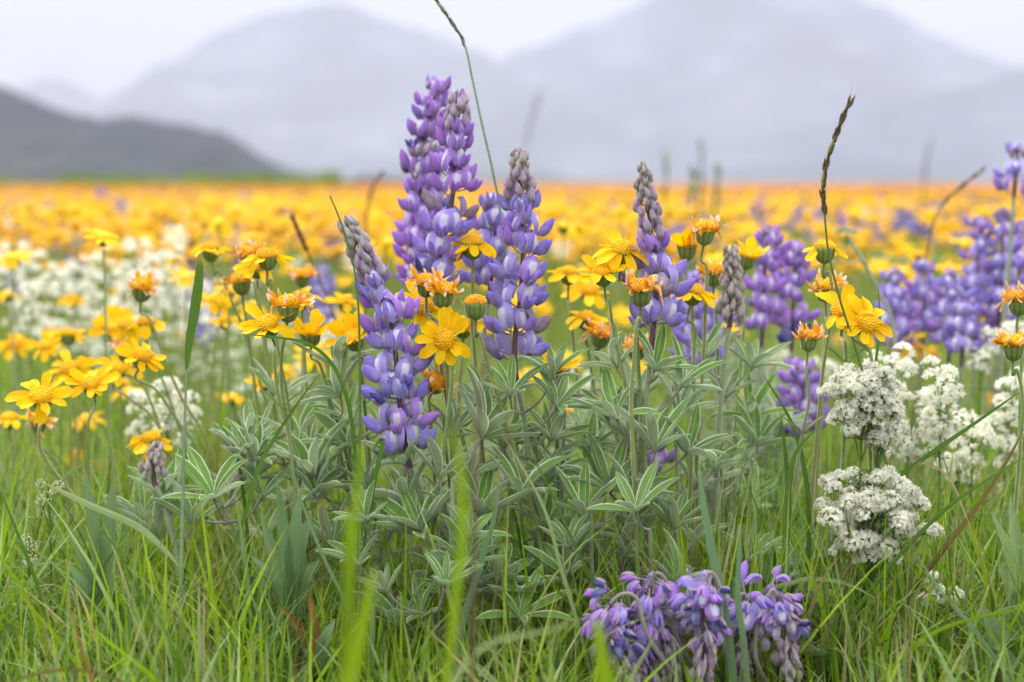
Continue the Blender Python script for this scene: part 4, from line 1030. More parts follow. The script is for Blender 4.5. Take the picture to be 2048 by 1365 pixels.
for a in [(1728, 742, 1.03, 150, 100, 56, 'upper crisp white blossom crossed by the dark seeding grass'), (1765, 832, 1.03, 70, 62, 13, 'small crisp white blossom hanging under the upper one'),
          (1752, 955, 1.02, 215, 160, 80, 'large lacy white blossom low at the right, lower of the two crisp ones'),
          (1868, 1168, 1.03, 50, 22, 5, 'tiny left tuft of white blossom near the lower right corner'), (1905, 1186, 1.02, 36, 20, 4, 'tiny right tuft of white blossom near the lower right corner')]:
    bedstraw(*a, near=True)
for a in [(1160, 745, 1.75, 70, 70, 9, 'blurred white blossom glimpsed between the centre and right lupines'), (1240, 790, 1.8, 60, 60, 8, 'blurred white blossom low behind the curled daisy stem'), (590, 740, 1.8, 60, 60, 8, 'blurred white blossom behind the raised-ray left daisy'),
          (1640, 720, 1.7, 70, 70, 9, 'blurred white blossom left of the crisp touching flower stems'), (1120, 860, 1.6, 60, 60, 7, 'blurred white blossom low behind the centre leaves'), (500, 760, 1.9, 60, 60, 8, 'blurred white blossom under the crisp left daisy'), (1560, 700, 2.0, 60, 60, 8, 'blurred white blossom under the soft violet lupine pair')]:
    bedstraw(*a)
for a in [(1775, 700, 1.22, 130, 120, 16, 'soft white blossom behind the upper crisp one'), (1880, 725, 1.17, 85, 180, 20, 'tall white plume right of the crisp blossoms'), (1830, 800, 1.2, 90, 120, 12, 'white blossom left of the tall white plume'),
          (1945, 835, 1.2, 90, 90, 12, 'white blossom right of the tall white plume'), (2022, 745, 1.25, 85, 170, 18, 'white plume against the right edge'), (1912, 905, 1.22, 90, 60, 8, 'low white blossom under the tall white plume'),
          (2015, 640, 1.4, 70, 50, 6, 'small pale blossom near the right edge beside the violet clump'), (1960, 690, 1.4, 60, 50, 6, 'small pale blossom below the violet clump at right'),
          (335, 752, 1.32, 60, 110, 14, 'white plume left of the upright grass leaf'), (370, 805, 1.34, 55, 70, 8, 'small white blossom just left of the tall grass stem'), (280, 790, 1.36, 50, 60, 8, 'white blossom left of the white plume by the grass stem')]:
    bedstraw(*a)
rs_b = random.Random(3); regs = [(20, 520), (70, 505), (120, 560), (180, 545), (200, 500), (250, 520), (300, 540), (330, 500), (350, 580), (390, 560), (40, 600), (100, 640), (160, 620), (230, 600), (290, 620), (370, 640), (420, 620), (210, 690), (60, 570), (450, 700), (400, 690), (150, 505), (20, 480), (270, 480),
                                 (480, 640), (560, 640), (655, 640), (250, 565), (330, 640), (120, 530), (350, 520), (305, 500)]
for k, (x, y) in enumerate(regs):
    w_ = ['in the far left white bank', 'in the middle of the left white bank', 'at the right end of the left white bank', 'beside the crisp left yellow flowers'][0 if x < 130 else 1 if x < 290 else 2 if x < 460 else 3]
    hgt = 'upper' if y < 550 else 'lower'
    bedstraw(x, y, uni(1.75, 2.3), uni(55, 85), uni(55, 95), 9, f'blurred white blossom {where(x, y)}', group='blurred white blossoms of the left bank', whorls=False)
bedstraw(95, 962, 1.08, 60, 45, 5, 'greenish unopened bedstraw buds low at the left', green=True, near=True)
bedstraw(58, 1078, 1.02, 24, 45, 4, 'small greenish bedstraw buds near the left edge, beneath the larger ones', green=True, near=True)
bedstraw(1990, 955, 1.25, 60, 50, 5, 'yellowish faded bedstraw head right of the low white blossom', green=True)

# ------------------------------------------------------------------ grasses
def px_path(pts, D, n=24): return curve([P(a[0], a[1], D + (a[2] if len(a) > 2 else 0)) for a in pts], n)
def to_ground(w):
    if w[-1].z > 0.01:
        d = (w[-1] - w[-3]); d = d / max(-d.z, 1e-4) if d.z < 0 else Vector((0, 0, -1)); d.x = max(-.4, min(.4, d.x)); d.y = 0; d.z = -1
        w = w + [w[-1] + d * w[-1].z]
    return w
def grass_blade(path, D, w_px, mat, label, group=None, name='grass_plant', twist=0.0, cat='grass', fold=.3, tips=.05):
    """path from the tip down, w_px widest half width"""
    w = to_ground(px_path(path, D)); bs = w[-1].copy(); bs.z = 0; w = [p - bs for p in w]; n = len(w); W = w_px / FPX * D
    b = MB(); sides = []
    for i in range(n):
        a = twist * i / n; sides.append(Vector((math.cos(a), math.sin(a), 0)))
    ws = [W * min(1.0, (i / (n - 1) * 1.8) ** .65 + tips * .3) * (1 - .25 * i / n) for i in range(n)]
    b.strip(w, ws, sides, 0, fold=fold, nx=4)
    b.uv = [(u, 1 - v) for u, v in b.uv]
    rt = root(name, bs, label, cat, group); link('blade', b.mesh('blade', [M[mat]]), rt); return rt
def seed_head(b, pts, n, L, awn, mi=0, ma=1, spread=.25, wd=.0011):
    s = arclen(pts); T = s[-1]; g = 0
    for k in range(n):
        f = (k + .5) / n; p, t = at_len(pts, s, T * f); t = -t
        e1 = t.orthogonal().normalized(); e2 = t.cross(e1); o = e1 * math.cos(g) + e2 * math.sin(g); g += 2.6 + uni(-.3, .3)
        ax = (t + o * spread).normalized(); up = ax.orthogonal().normalized()
        ell(b, p + o * .0005, ax, up, L * uni(.8, 1.15), wd * uni(.8, 1.1), wd * .75, mi if rnd.random() < (.93 if awn else .15) else 2, 5, 5)
        if awn:
            q = p + ax * L * .8; d = (ax + o * uni(0, .12)).normalized(); aw = awn * uni(.5, 1.2); sdv = d.orthogonal().normalized() * .00011
            bb = len(b.v); b.v += [tuple(q - sdv), tuple(q + sdv), tuple(q + d * aw)]; b.uv += [(0, 0)] * 3; b.f.append((bb, bb + 1, bb + 2)); b.m.append(ma)
def grass_stem(path, D, r_px, mat, label, head=None, leaves=(), cat='grass', group=None, sl=.0075, awn=.010, nsp=40, wd=.0011, spread=.22):
    w = to_ground(px_path(path, D, 40)); bs = w[-1].copy(); bs.z = 0; loc = [p - bs for p in w]; r = r_px / FPX * D
    rt = root('grass_plant', bs, label, cat, group)
    link('stem', stem_mesh(list(reversed(loc)), r, r * .45, M[mat], n=6), rt)
    if head:
        hp = [p - bs for p in w if pix(p)[1] < head]
        b = MB(); seed_head(b, hp, nsp, sl, awn, wd=wd, spread=spread)
        link('seed_head', b.mesh('seed_head', [M['spikelet'], M['awn'], M['spikelet_g']]), rt)
    for lp, wp, m in leaves:
        lw = [p - bs for p in px_path(lp, D, 20)]; b = MB(); n = len(lw); W = wp / FPX * D
        b.strip(lw, [W * math.sin(math.pi * (.03 + .93 * (i / (n - 1)) ** .8)) ** .7 for i in range(n)], Vector((1, .3, 0)), 0, fold=.35, nx=4)
        b.uv = [(u, 1 - v) for u, v in b.uv]; link('leaf', b.mesh('leaf', [M[m]]), rt)
    return rt
grass_stem([(1700, 205), (1686, 235), (1668, 280), (1652, 330), (1646, 380), (1650, 440), (1658, 510), (1680, 600), (1712, 700), (1738, 790), (1760, 880), (1790, 1000), (1810, 1150)], 1.03, 3.0, 'gstem',
           'dark seeding grass with a brown awned head standing before the right mountain', head=455, nsp=44, awn=.014)
grass_stem([(845, -40), (872, 0), (905, 48), (930, 92), (945, 160), (962, 240), (985, 340), (1000, 420), (1012, 520), (1020, 640), (1030, 800), (1040, 1000)], 1.17, 3.4, 'gstem_p',
           'tall arching grass stem with a dark head leaving the top edge at the centre', head=110, nsp=26, awn=.02, spread=.08, wd=.0011)
grass_stem([(374, 738), (371, 800), (368, 900), (366, 1000), (363, 1130), (360, 1365), (358, 1440)], .99, 5.5, 'gstem_p',
           'thick pale grass stem with one upright green leaf at the left', leaves=[([(400, 508), (398, 560), (390, 620), (378, 690), (373, 742)], 10, 'blade_g'), ([(92, 968), (180, 1010), (270, 1050), (325, 1095), (360, 1135)], 7, 'blade_p')])
grass_stem([(660, 392), (680, 440), (700, 500), (712, 560), (718, 640), (720, 760), (719, 900), (716, 1050), (712, 1180), (706, 1300)], 1.0, 3.6, 'gstem',
           'dark green grass stem crossing the tip of the front lupine', leaves=[([(742, 905), (766, 880), (742, 1000), (722, 1130)], 5, 'blade_g')])
grass_stem([(586, 438), (600, 470), (616, 505), (640, 560), (670, 640), (700, 760)], 1.45, 3.0, 'gstem_d', 'dark brown blurred grass head above the left yellow flowers', head=508, nsp=26, awn=.006, wd=.0016)
grass_stem([(764, 346), (750, 366), (738, 400), (730, 470), (728, 560)], 2.1, 4.0, 'gstem_d', 'blurred brown curved grass head on the skyline left of the tall lupines', head=405, nsp=22, awn=.006, wd=.002)
grass_stem([(1078, 190), (1068, 225), (1056, 270), (1048, 330), (1042, 420)], 0.60, 1.0, 'gstem_d', 'ghostly out of focus grass head above the centre lupine', head=300, nsp=9, awn=.002, wd=.0003, sl=.005)
grass_stem([(1965, 340), (1925, 372), (1885, 410), (1862, 460), (1850, 540), (1845, 640)], 1.6, 2.6, 'gstem_d', 'slanting reddish grass head over the yellow band at right', head=420, nsp=24, awn=.008, wd=.0013)
grass_stem([(1860, 285), (1852, 330), (1846, 400), (1842, 520)], .6, 1.8, 'gstem_d', 'faint blurred grass stem before the right mountain', head=380, nsp=7, awn=.002, wd=.00022, sl=.005)
grass_stem([(1005, 480), (995, 560), (985, 640), (968, 740), (955, 850), (950, 960), (948, 1100)], .66, 4.5, 'gstem_d', 'out of focus brown grass stem crossing the centre lupine from below', cat='grass')
for x, yt, w_, lb in [(1330, 305, 9, 'leftmost of three blurred green shoots on the skyline'), (1402, 280, 8, 'middle and tallest of three blurred green shoots on the skyline'), (1434, 330, 10, 'rightmost of three blurred green shoots on the skyline'), (1385, 345, 14, 'low dark shoot among the blurred green ones on the skyline')]:
    grass_stem([(x, yt), (x + 2, 360), (x - 4, 420), (x - 4, 500)], 3.2, 3.0, 'blade_g', lb, head=400, nsp=9, awn=0, sl=.022, wd=w_ * .00028, spread=.5, cat='plant', group='blurred green shoots on the skyline')
NEARG = 'out of focus grass blades close to the camera'
for pth, D, w_, m, lb in [
    ([(748, 1130), (735, 1200), (715, 1290), (690, 1400), (670, 1560)], .56, 19, 'blade_y', 'wide blurred bright yellow-green blade at the bottom, left of centre'),
    ([(905, 850), (916, 900), (922, 960), (926, 1030), (922, 1100), (900, 1300)], .58, 12, 'blade_y', 'blurred bright green blade rising before the leaves under the centre lupine'),
    ([(728, 880), (716, 960), (706, 1060), (700, 1160), (690, 1300)], .60, 11, 'blade_y', 'blurred yellow-green blade below the front lupine'),
    ([(690, 1010), (694, 1080), (694, 1150), (688, 1300)], .60, 9, 'blade_y', 'short blurred green blade left of the bright wide one'),
    ([(1180, 1235), (1080, 1265), (985, 1285), (930, 1330), (890, 1400)], .66, 7, 'blade_p', 'pale blurred blade lying across the bottom centre'),
    ([(1190, 1230), (1200, 1290), (1210, 1370), (1215, 1480)], .62, 18, 'blade_y', 'blurred green blade in front of the wilted lupines')]:
    grass_blade(pth, D, w_, m, lb, NEARG)
CR = 'crisp grass blades in the near meadow'
for pth, D, w_, m, lb in [
    ([(480, 668), (560, 676), (620, 690), (665, 730), (695, 800), (710, 900), (720, 1000)], 1.02, 5, 'blade_g', 'thin arched green blade crossing the crisp left yellow flower'),
    ([(650, 735), (600, 800), (560, 860), (520, 930), (500, 1000), (470, 1090), (440, 1180)], 1.0, 5, 'blade_g', 'green blade slanting from the silver leaves down to the left'),
    ([(1398, 920), (1404, 990), (1418, 1070), (1435, 1150), (1455, 1260), (1475, 1420)], .93, 11, 'blade_b', 'wide pale blade standing before the drooping group'),
    ([(1482, 1045), (1478, 1120), (1476, 1200), (1488, 1290), (1500, 1430)], .92, 8, 'blade_b', 'narrow pale blade right of the wide one before the drooping group'),
    ([(1180, 1340), (1150, 1230), (1120, 1130), (1085, 1010), (1000, 860)][::-1], .95, 5, 'blade_p', 'long thin yellowish blade slanting across the centre leaves'),
    ([(1035, 860), (1090, 960), (1140, 1070), (1200, 1200), (1240, 1330)], .95, 3.5, 'blade_g', 'thin green blade right of the yellowish slanting one'),
    ([(2060, 770), (1960, 840), (1880, 895), (1800, 950), (1700, 1010)], 1.06, 6, 'blade_g', 'green blade running diagonally past the right white plume'),
    ([(2075, 900), (1975, 960), (1890, 1020), (1800, 1110), (1720, 1210), (1660, 1300)], .98, 6, 'blade_g', 'green blade running diagonally from the right edge to the white blossom'),
    ([(2056, 842), (2010, 930), (1950, 1020), (1880, 1110), (1800, 1220), (1740, 1340)], 1.0, 7, 'blade_r', 'dark brownish stem slanting down from the right edge'),
    ([(1560, 820), (1570, 900), (1578, 1000), (1572, 1100), (1560, 1250)], 1.03, 7, 'blade_g', 'upright green blade left of the lacy white blossom'),
    ([(1520, 740), (1585, 850), (1612, 960), (1618, 1080), (1606, 1240)], 1.06, 6, 'blade_g', 'upright darker blade beside the wavy stem'),
    ([(1640, 850), (1590, 910), (1574, 1000), (1570, 1120), (1566, 1260)], 1.02, 7, 'blade_g', 'green blade bending right at its tip beside the wavy stem'),
    ([(1930, 1030), (1950, 1090), (1975, 1160), (1990, 1260), (2000, 1380)], 1.0, 7, 'blade_y', 'bright green blade between the lower right tufts and the right edge'),
    ([(2060, 1215), (1990, 1228), (1900, 1252), (1840, 1285), (1790, 1330), (1750, 1400)], .92, 6, 'blade_y', 'long blade sweeping down from the right edge near the bottom'),
    ([(1830, 1105), (1880, 1180), (1940, 1250), (2000, 1330), (2060, 1420)], .92, 5, 'blade_b', 'pale blade slanting to the lower right corner'),
    ([(1590, 1165), (1640, 1158), (1700, 1170), (1765, 1205)][::-1] + [(1500, 1200), (1470, 1290)], .98, 6, 'blade_p', 'pale arching blade right of the drooping group'),
    ([(1000, 720), (1010, 780), (1015, 900)], 1.2, 3, 'blade_g', 'short green blade behind the centre lupine'),
    ([(245, 1365), (190, 1345), (120, 1340), (60, 1352), (0, 1370), (-60, 1390)][::-1], .8, 4, 'blade_r', 'brown arching blade in the lower left corner'),
    ([(420, 820), (470, 900), (488, 1000), (500, 1150), (505, 1300)], 1.08, 4, 'blade_g', 'fine blade rising left of the broad leaved plant'),
    ([(180, 1030), (240, 1110), (290, 1210), (330, 1300), (350, 1400)], .97, 5, 'blade_g', 'green blade slanting down to the right at lower left'),
    ([(40, 1190), (100, 1260), (170, 1350), (220, 1430)], .9, 6, 'blade_y', 'yellow-green blade near the lower left corner'),
    ([(0, 980), (40, 1080), (80, 1190), (110, 1320)], .98, 5, 'blade_g', 'blade leaning in from the left edge'),
    ([(1700, 1330), (1640, 1260), (1590, 1210), (1530, 1180)][::-1] + [(1740, 1420)], .93, 2.5, 'blade_r', 'thin red blade under the wilted tip'),
    ([(580, 860), (590, 960), (640, 1100), (700, 1230), (740, 1380)], .97, 4, 'blade_b', 'thin pale blade passing below the leafy shoot left of centre'),
    ([(1000, 930), (990, 1030), (960, 1130), (930, 1230), (905, 1350), (890, 1450)], .95, 8, 'blade_b', 'ribbed grey-green blade rising beside the lowest silver leaf'),
    ([(700, 1180), (740, 1200), (745, 1280), (740, 1400)], .95, 6, 'blade_b', 'stubby pale blade at the bottom left of centre'),
    ([(1755, 560), (1760, 650), (1750, 740), (1745, 830)], 1.1, 3.5, 'blade_g', 'thin blade rising beside the pair of touching yellow flowers'),
    ([(1820, 940), (1850, 925), (1900, 960), (1935, 1040)], 1.0, 2.5, 'blade_d', 'dry curled blade above the low white blossom'),
    ([(1690, 1010), (1700, 1100), (1690, 1200), (1680, 1330)], 1.0, 5, 'blade_r', 'brown tipped blade left of the lacy white blossom')]:
    grass_blade(pth, D, w_, m, lb, CR)

# broad leaved plants
def broad_plant(base_px, D, leaves, label, mat='broad', W=14, group=None):
    bs = P(base_px[0], base_px[1], D); bs = Vector((bs.x, D, 0))
    rt = root('broad_leaf_plant', bs, label, 'plant', group)
    for lf in leaves:
        (tx, ty), wv, m = lf[0], lf[1], lf[2] if len(lf) > 2 else mat
        tip = P(tx, ty, D + uni(-.02, .02)) - bs; st = Vector((tip.x * .12, uni(-.004, .004), max(0, (P(base_px[0], base_px[1], D) - bs).z)))
        mid = st.lerp(tip, .5) + Vector((-tip.x * .12, uni(-.012, .004), .006)); pts = curve([st, mid, tip], 14); b = MB(); n = 14; w = wv / FPX * D
        a = uni(-.5, .5)
        b.strip(pts, [max(w * math.sin(math.pi * (.10 + .90 * (i / 13)) ** .9) ** .8, w * .03) for i in range(n)], Vector((math.cos(a), math.sin(a), 0)), 0, fold=.45, nx=4)
        o = link('leaf', b.mesh('leaf', [M[m]]), rt)
        if m == 'rust': o['label'] = 'rust red dying leaf'
    b = MB(); b.tube([Vector((0, 0, -.003)), Vector((0, 0, .02)), Vector((0, 0, .05))], [.002, .0018, .0012], 0, 6, cap=False); link('stem', b.mesh('stem', [M['gstem']]), rt)
broad_plant((582, 1230), 1.0, [((553, 955), 13), ((604, 968), 14), ((624, 1022), 15), ((520, 1020), 13), ((534, 1142), 12), ((640, 1120), 16), ((500, 1110), 11)], 'broad grey-green leaved plant left of the front leaves')
broad_plant((640, 1345), .96, [((618, 1182), 10, 'rust'), ((556, 1208), 11, 'rust'), ((670, 1240), 14), ((600, 1290), 14)], 'low plant with two rust red leaves near the bottom left')
broad_plant((215, 1250), 1.02, [((166, 925), 13), ((230, 938), 14), ((125, 1030), 11), ((130, 1118), 11), ((190, 1000), 10)], 'broad grey-green leaved plant at the left edge of the tall grass')
broad_plant((2030, 1250), 1.03, [((1982, 1024), 17, 'hairyleaf'), ((2020, 990), 15, 'hairyleaf'), ((2062, 1080), 17, 'hairyleaf'), ((1990, 1120), 13, 'hairyleaf')], 'pale broad leaved plant at the right edge')
broad_plant((2020, 1400), .96, [((1960, 1208), 26, 'hairyleaf'), ((2036, 1205), 22, 'blade_g'), ((1990, 1280), 20, 'hairyleaf')], 'low plant with wide pale leaves in the lower right corner')
broad_plant((1560, 1240), 1.05, [((1545, 1085), 10, 'blade_g'), ((1580, 1110), 9, 'blade_g'), ((1510, 1100), 12)], 'short broad bladed plant behind the wilted tip')

# yarrow bud
def yarrow():
    D = 1.42; top = P(1692, 470, D); w = [P(1760, 590, D), P(1730, 530, D), top]; bs = Vector((P(1800, 700, D).x, D, 0))
    rt = root('yarrow', bs, 'grey-green unopened flat flower head on a slanting stalk at right', 'wildflower')
    loc = [Vector((0, 0, 0))] + [P(1790, 690, D) - bs] + [p - bs for p in w]
    link('stem', stem_mesh(curve(loc, 20), .0022, .0018, M['yarrow'], n=6), rt)
    b = MB()
    for k in range(60):
        a = k * 2.4; r = .011 * math.sqrt(k / 60); d = Vector((math.cos(a) * r, math.sin(a) * r, .006 * (1 - (r / .011) ** 2)))
        ell(b, d, Vector((math.cos(a) * .4, math.sin(a) * .4, 1)).normalized(), Vector((0, 1, 0)), .0028, .0011, .0011, 0, 3, 5)
    for s in (-1, 1): leaf_strip(b, Vector((0, 0, -.03)), Vector((s, 0, .3)).normalized(), .03, .004, 0)
    link('flower_head', b.mesh('flower_head', [M['yarrow']]), rt, Matrix.Translation(top - bs))
yarrow()

# ------------------------------------------------------------------ mid distance individuals
def join_head(kind, seed):
    """a complete head as separate part meshes for copies"""
    rs = random.Random(seed); b = MB(); n = rs.choice((8, 9, 10))
    for k in range(n):
        lift = {'open': -.1, 'up': -.6, 'flat': .15, 'droop': .6}[kind] + rs.uniform(-.25, .25)
        b.add(ray_mb(rs.uniform(.014, .019), rs.uniform(.0034, .0042), rs.uniform(0, .5), nx=2, seg=3, notch=False),
              Matrix.Rotation(2 * math.pi * k / n + rs.uniform(-.15, .15), 4, 'Z') @ Matrix.Translation((.0055, 0, 0)) @ Matrix.Rotation(lift, 4, 'Y'))
    return b
def dome_mb(r, h, mi=0):
    b = MB(); rows = []
    for i in range(4):
        t = i / 3 * math.pi / 2; rows.append([Vector((r * math.sin(t) * math.cos(a), r * math.sin(t) * math.sin(a), h * math.cos(t) + .0003)) for a in [2 * math.pi * k / 7 for k in range(7)]])
    b.quadgrid(rows, mi, close=True); return b
def cup_lo(mi=0):
    b = MB(); b.quadgrid([[Vector((r * math.cos(a), r * math.sin(a), z)) for a in [2 * math.pi * k / 7 for k in range(7)]] for r, z in ((.001, -.012), (.006, -.009), (.0075, 0))], mi, close=True); return b
HEADS = [join_head(k, s) for k, s in (('open', 1), ('flat', 2), ('droop', 3), ('up', 4), ('flat', 5), ('open', 6), ('droop', 7))]
HM = [h.mesh('ray_petals', [M['ray'] if i < 6 else M['wither']]) for i, h in enumerate(HEADS)]
DOM = [dome_mb(.0078, .005).mesh('disc', [M['disc']]), dome_mb(.0078, .006).mesh('disc', [M['disc_o']])]; CLO = cup_lo().mesh('involucre', [M['cup']])
STM = []
for k in range(5):
    b = MB(); q = curve([Vector((0, 0, 0)), Vector((uni(-.02, .02), uni(-.01, .01), .5)), Vector((uni(-.03, .03), 0, 1))], 6)
    b.tube(q, .0013, 0, 4, cap=False); STM.append((b.mesh('stem', [M['astem']]), q[-1]))
rs_m = random.Random(21); cnt = 0; placed = []
def region(px, py):
    row = 'just under the skyline' if py < 440 else ('in the upper meadow' if py < 520 else 'in the middle meadow')
    colm = ('over the left white bank' if px < 380 else 'left of the front lupine' if px < 700 else 'behind the tall central lupines' if px < 1000 else
            'between the centre and right lupines' if px < 1280 else 'right of the grey-tipped lupine' if px < 1600 else 'near the right edge')
    return row, colm
tries = 0
while cnt < 236 and tries < 6000:
    tries += 1
    D = 1.35 + 2.4 * rs_m.random() ** .9; x = (rs_m.random() - .5) * .76 * (D + .1); z = rs_m.uniform(.10 if D < 2.2 else .17, .325) - (0.04 if x > .1 and D < 2 else 0)
    v = Vector((x, D, z)); px_, py_ = pix(v)
    if not (-20 < px_ < 2068): continue
    if D < 1.7 and (py_ < 470 or py_ > (860 if 880 < px_ < 1620 or px_ < 560 else 720)): continue
    if px_ > 1450 and py_ > 860 and D < 2.2: continue
    if px_ < 420 and py_ > 520 and rs_m.random() < .5: continue
    if any(abs(px_ - a) < 26 and abs(py_ - b) < 14 and abs(D - c) < .35 for a, b, c in placed): continue
    placed.append((px_, py_, D)); cnt += 1; row, colm = region(px_, py_)
    i = rs_m.choices(range(7), (3, 3, 2, 2, 3, 3, 2))[0]; ragged = i == 6
    kw = 'orange withered' if ragged else ('wide open' if i in (0, 5, 3) else 'flat')
    rt = root('yellow_daisy', (x, D, 0), f'blurred {kw} yellow flower {where(px_, py_)}', 'flower', 'blurred yellow flowers of the middle meadow')
    st, tp = STM[rs_m.randrange(5)]
    link('stem', st, rt, Matrix.Diagonal((1, 1, z - .012, 1)))
    ax = Vector((rs_m.uniform(-.3, .3), rs_m.uniform(-.7, .05), 1)).normalized(); sc = rs_m.uniform(.85, 1.15) * (.8 if ragged else 1)
    hm = frame(Vector((tp.x, tp.y, z)), ax, roll=rs_m.uniform(0, 6), sc=sc)
    hd = link('flower_head', CLO, rt, hm); link('ray_petals', HM[i], hd); link('disc', DOM[1 if ragged else 0], hd)
print('mid daisies', cnt)

# mid lupines (individuals sharing three prototypes) -------------------
def proto_spike(seed, H, pal):
    b = MB(); pts = [Vector((0, 0, H)), Vector((.003, 0, H * .6)), Vector((0, 0, H * .3)), Vector((0, 0, 0))]; pts = curve(pts, 20); s = arclen(pts)
    b.tube(list(reversed(pts)), .0018, 0, 4, cap=False); lay = spike_layout(pts, s, 0, H * .22, H * .95, pal, 'mm', 1.05, per=5)
    mats = [M['rachis'], M['calyx'], M['bract'], M['bud_m'], M['win_' + pal], M['ban_' + pal]]
    for kind, q, mt in lay:
        if kind == 'bud':
            if rnd.random() < .5: b.add(rnd.choice(BMB), mt, [1, 3, 2])
        else: b.add(rnd.choice(FMB), mt, [1, 4, 5])
    return b.mesh('flower_spike', mats)
PS = [proto_spike(1, .085, 'v'), proto_spike(2, .11, 'b'), proto_spike(3, .07, 'v')]
lf = MB(); palmate(lf, Vector((0, 0, .05)), Vector((.03, 0, .09)), Vector((.3, 0, 1)), .035, 7, random.Random(2), seg=4, nx=2); LFM = lf.mesh('leaf', [M['petiole'], M['lupleaf']])
spots = [(405, 545, 2.0, 'b'), (375, 470, 3.0, 'b'), (640, 520, 2.0, 'b'), (255, 630, 2.2, 'b'), (30, 500, 3.2, 'b'), (200, 375, 6.0, 'v'), (245, 395, 5, 'b'), (300, 420, 4.5, 'b'), (120, 440, 4.5, 'b'), (440, 440, 3.6, 'b'), (500, 430, 4.2, 'b'),
         (560, 400, 5.2, 'b'), (690, 405, 4.5, 'b'), (660, 440, 3.4, 'b'), (720, 400, 4.8, 'b'), (1150, 420, 4.4, 'v'), (1220, 400, 4.6, 'b'), (1240, 440, 3.4, 'b'), (1375, 400, 4.2, 'v'), (1410, 430, 3.6, 'v'), (1360, 440, 3.2, 'b'), (1520, 390, 5.0, 'v'),
         (1830, 400, 4.0, 'b'), (1800, 395, 4.2, 'b'), (1860, 405, 4.3, 'b'), (1760, 420, 4.6, 'b'), (1930, 430, 4.0, 'b'), (1420, 580, 1.9, 'b'), (1445, 600, 2.0, 'v'), (1410, 650, 1.8, 'v'), (1690, 430, 5, 'v'), (590, 440, 3.8, 'v'), (90, 400, 5.4, 'v'), (350, 395, 5.6, 'b'), (1080, 400, 5.0, 'v'), (1600, 400, 4.7, 'b'), (480, 470, 2.9, 'b'), (150, 470, 3.4, 'b')]
for i, (x, y, D, pl) in enumerate(spots):
    top = P(x, y, D); row, colm = region(x, y); me = PS[1] if pl == 'b' else PS[rs_m.choice((0, 2))]; hgt = .11 if pl == 'b' else (.085 if me is PS[0] else .07); cw = 'lavender' if pl == 'b' else 'violet'
    rt = root('lupine', (top.x, D, 0), f'blurred {cw} lupine {where(x, y)}', 'lupine', 'blurred lupines in the middle meadow')
    zb = max(top.z - hgt, .02)
    link('flower_spike', me, rt, Matrix.Translation((0, 0, zb)) @ Matrix.Rotation(rs_m.uniform(0, 6), 4, 'Z') @ Matrix.Rotation(rs_m.uniform(-.1, .1), 4, 'X'))
    link('stem', STM[0][0], rt, Matrix.Diagonal((.2, .2, zb, 1)))
    for k in range(3): link('leaf', LFM, rt, Matrix.Translation((0, 0, max(0, zb * .3 - .03))) @ Matrix.Rotation(k * 2.1 + i, 4, 'Z'))

# ------------------------------------------------------------------ the rest of the flowers as stuff
def scatter(name, temps, mats, n, yr, zr, label, ypow=1.0, sc=(.85, 1.2), grow=0.0, tilt=.5, margin=1.2, xfun=None, sq=1.0):
    V, F, MI, b = [], [], [], 0
    Y = yr[0] + (yr[1] - yr[0]) * npr.rand(n) ** ypow; X = (npr.rand(n) - .5) * .72 * margin * (Y + .3)
    keep = np.ones(n, bool) if xfun is None else xfun(X, Y); X, Y = X[keep], Y[keep]; n = len(X)
    Z = npr.uniform(zr[0], zr[1], n); K = npr.uniform(sc[0], sc[1], n) * (1 + grow * Y); ti = npr.randint(0, len(temps), n)
    for k, t in enumerate(temps):
        tv, tf, tm = t; ix = np.where(ti == k)[0]; m = len(ix)
        if m == 0: continue
        a = npr.rand(m) * 6.283; tx = npr.randn(m) * tilt * .5; ty = npr.rand(m) * tilt
        ca, sa = np.cos(a), np.sin(a); c1, s1 = np.cos(ty), np.sin(ty); c2, s2 = np.cos(tx), np.sin(tx)
        p = tv[None] * K[ix][:, None, None]
        x, y, z = p[..., 0] * ca[:, None] - p[..., 1] * sa[:, None], p[..., 0] * sa[:, None] + p[..., 1] * ca[:, None], p[..., 2]
        y, z = y * c1[:, None] - z * s1[:, None] * -1 * -1, z * c1[:, None] + y * s1[:, None]
        x, z = x * c2[:, None] + z * s2[:, None], z * c2[:, None] - x * s2[:, None]
        p = np.stack([x + X[ix][:, None], y + Y[ix][:, None], z + Z[ix][:, None]], -1)
        V.append(p.reshape(-1, 3)); F.append((tf[None] + (np.arange(m) * len(tv))[:, None, None] + b).reshape(-1, 3)); MI.append(np.tile(tm, m)); b += m * len(tv)
    o = link(name, mesh_np(name, np.concatenate(V), np.concatenate(F), mats, None, np.concatenate(MI)))
    return tag(o, label, None, None, 'stuff')
def lo_head(n, droop, L, wither=False):
    b = MB()
    for k in range(n):
        b.add(ray_mb(L, .0042, droop, nx=1, seg=2, notch=False), Matrix.Rotation(2 * math.pi * k / n, 4, 'Z') @ Matrix.Translation((.005, 0, 0)) @ Matrix.Rotation(droop * .4 - .1, 4, 'Y'), [1 if wither else 0])
    b.add(dome_mb(.008, .006, 2)); b.add(cup_lo(3))
    return b.arrays()
LO = [lo_head(8, .2, .017), lo_head(7, .6, .016), lo_head(8, -.2, .016), lo_head(7, .9, .012, True)]
def tiny(n, L, h):
    b = MB(); r = L
    rows = [[Vector((rr * math.cos(a), rr * math.sin(a), z)) for a in [2 * math.pi * k / n for k in range(n)]] for rr, z in ((.002, h), (r * .5, h * .8), (r, 0), (r * .3, -.006))]
    b.quadgrid(rows, 0, close=True); return b.arrays()
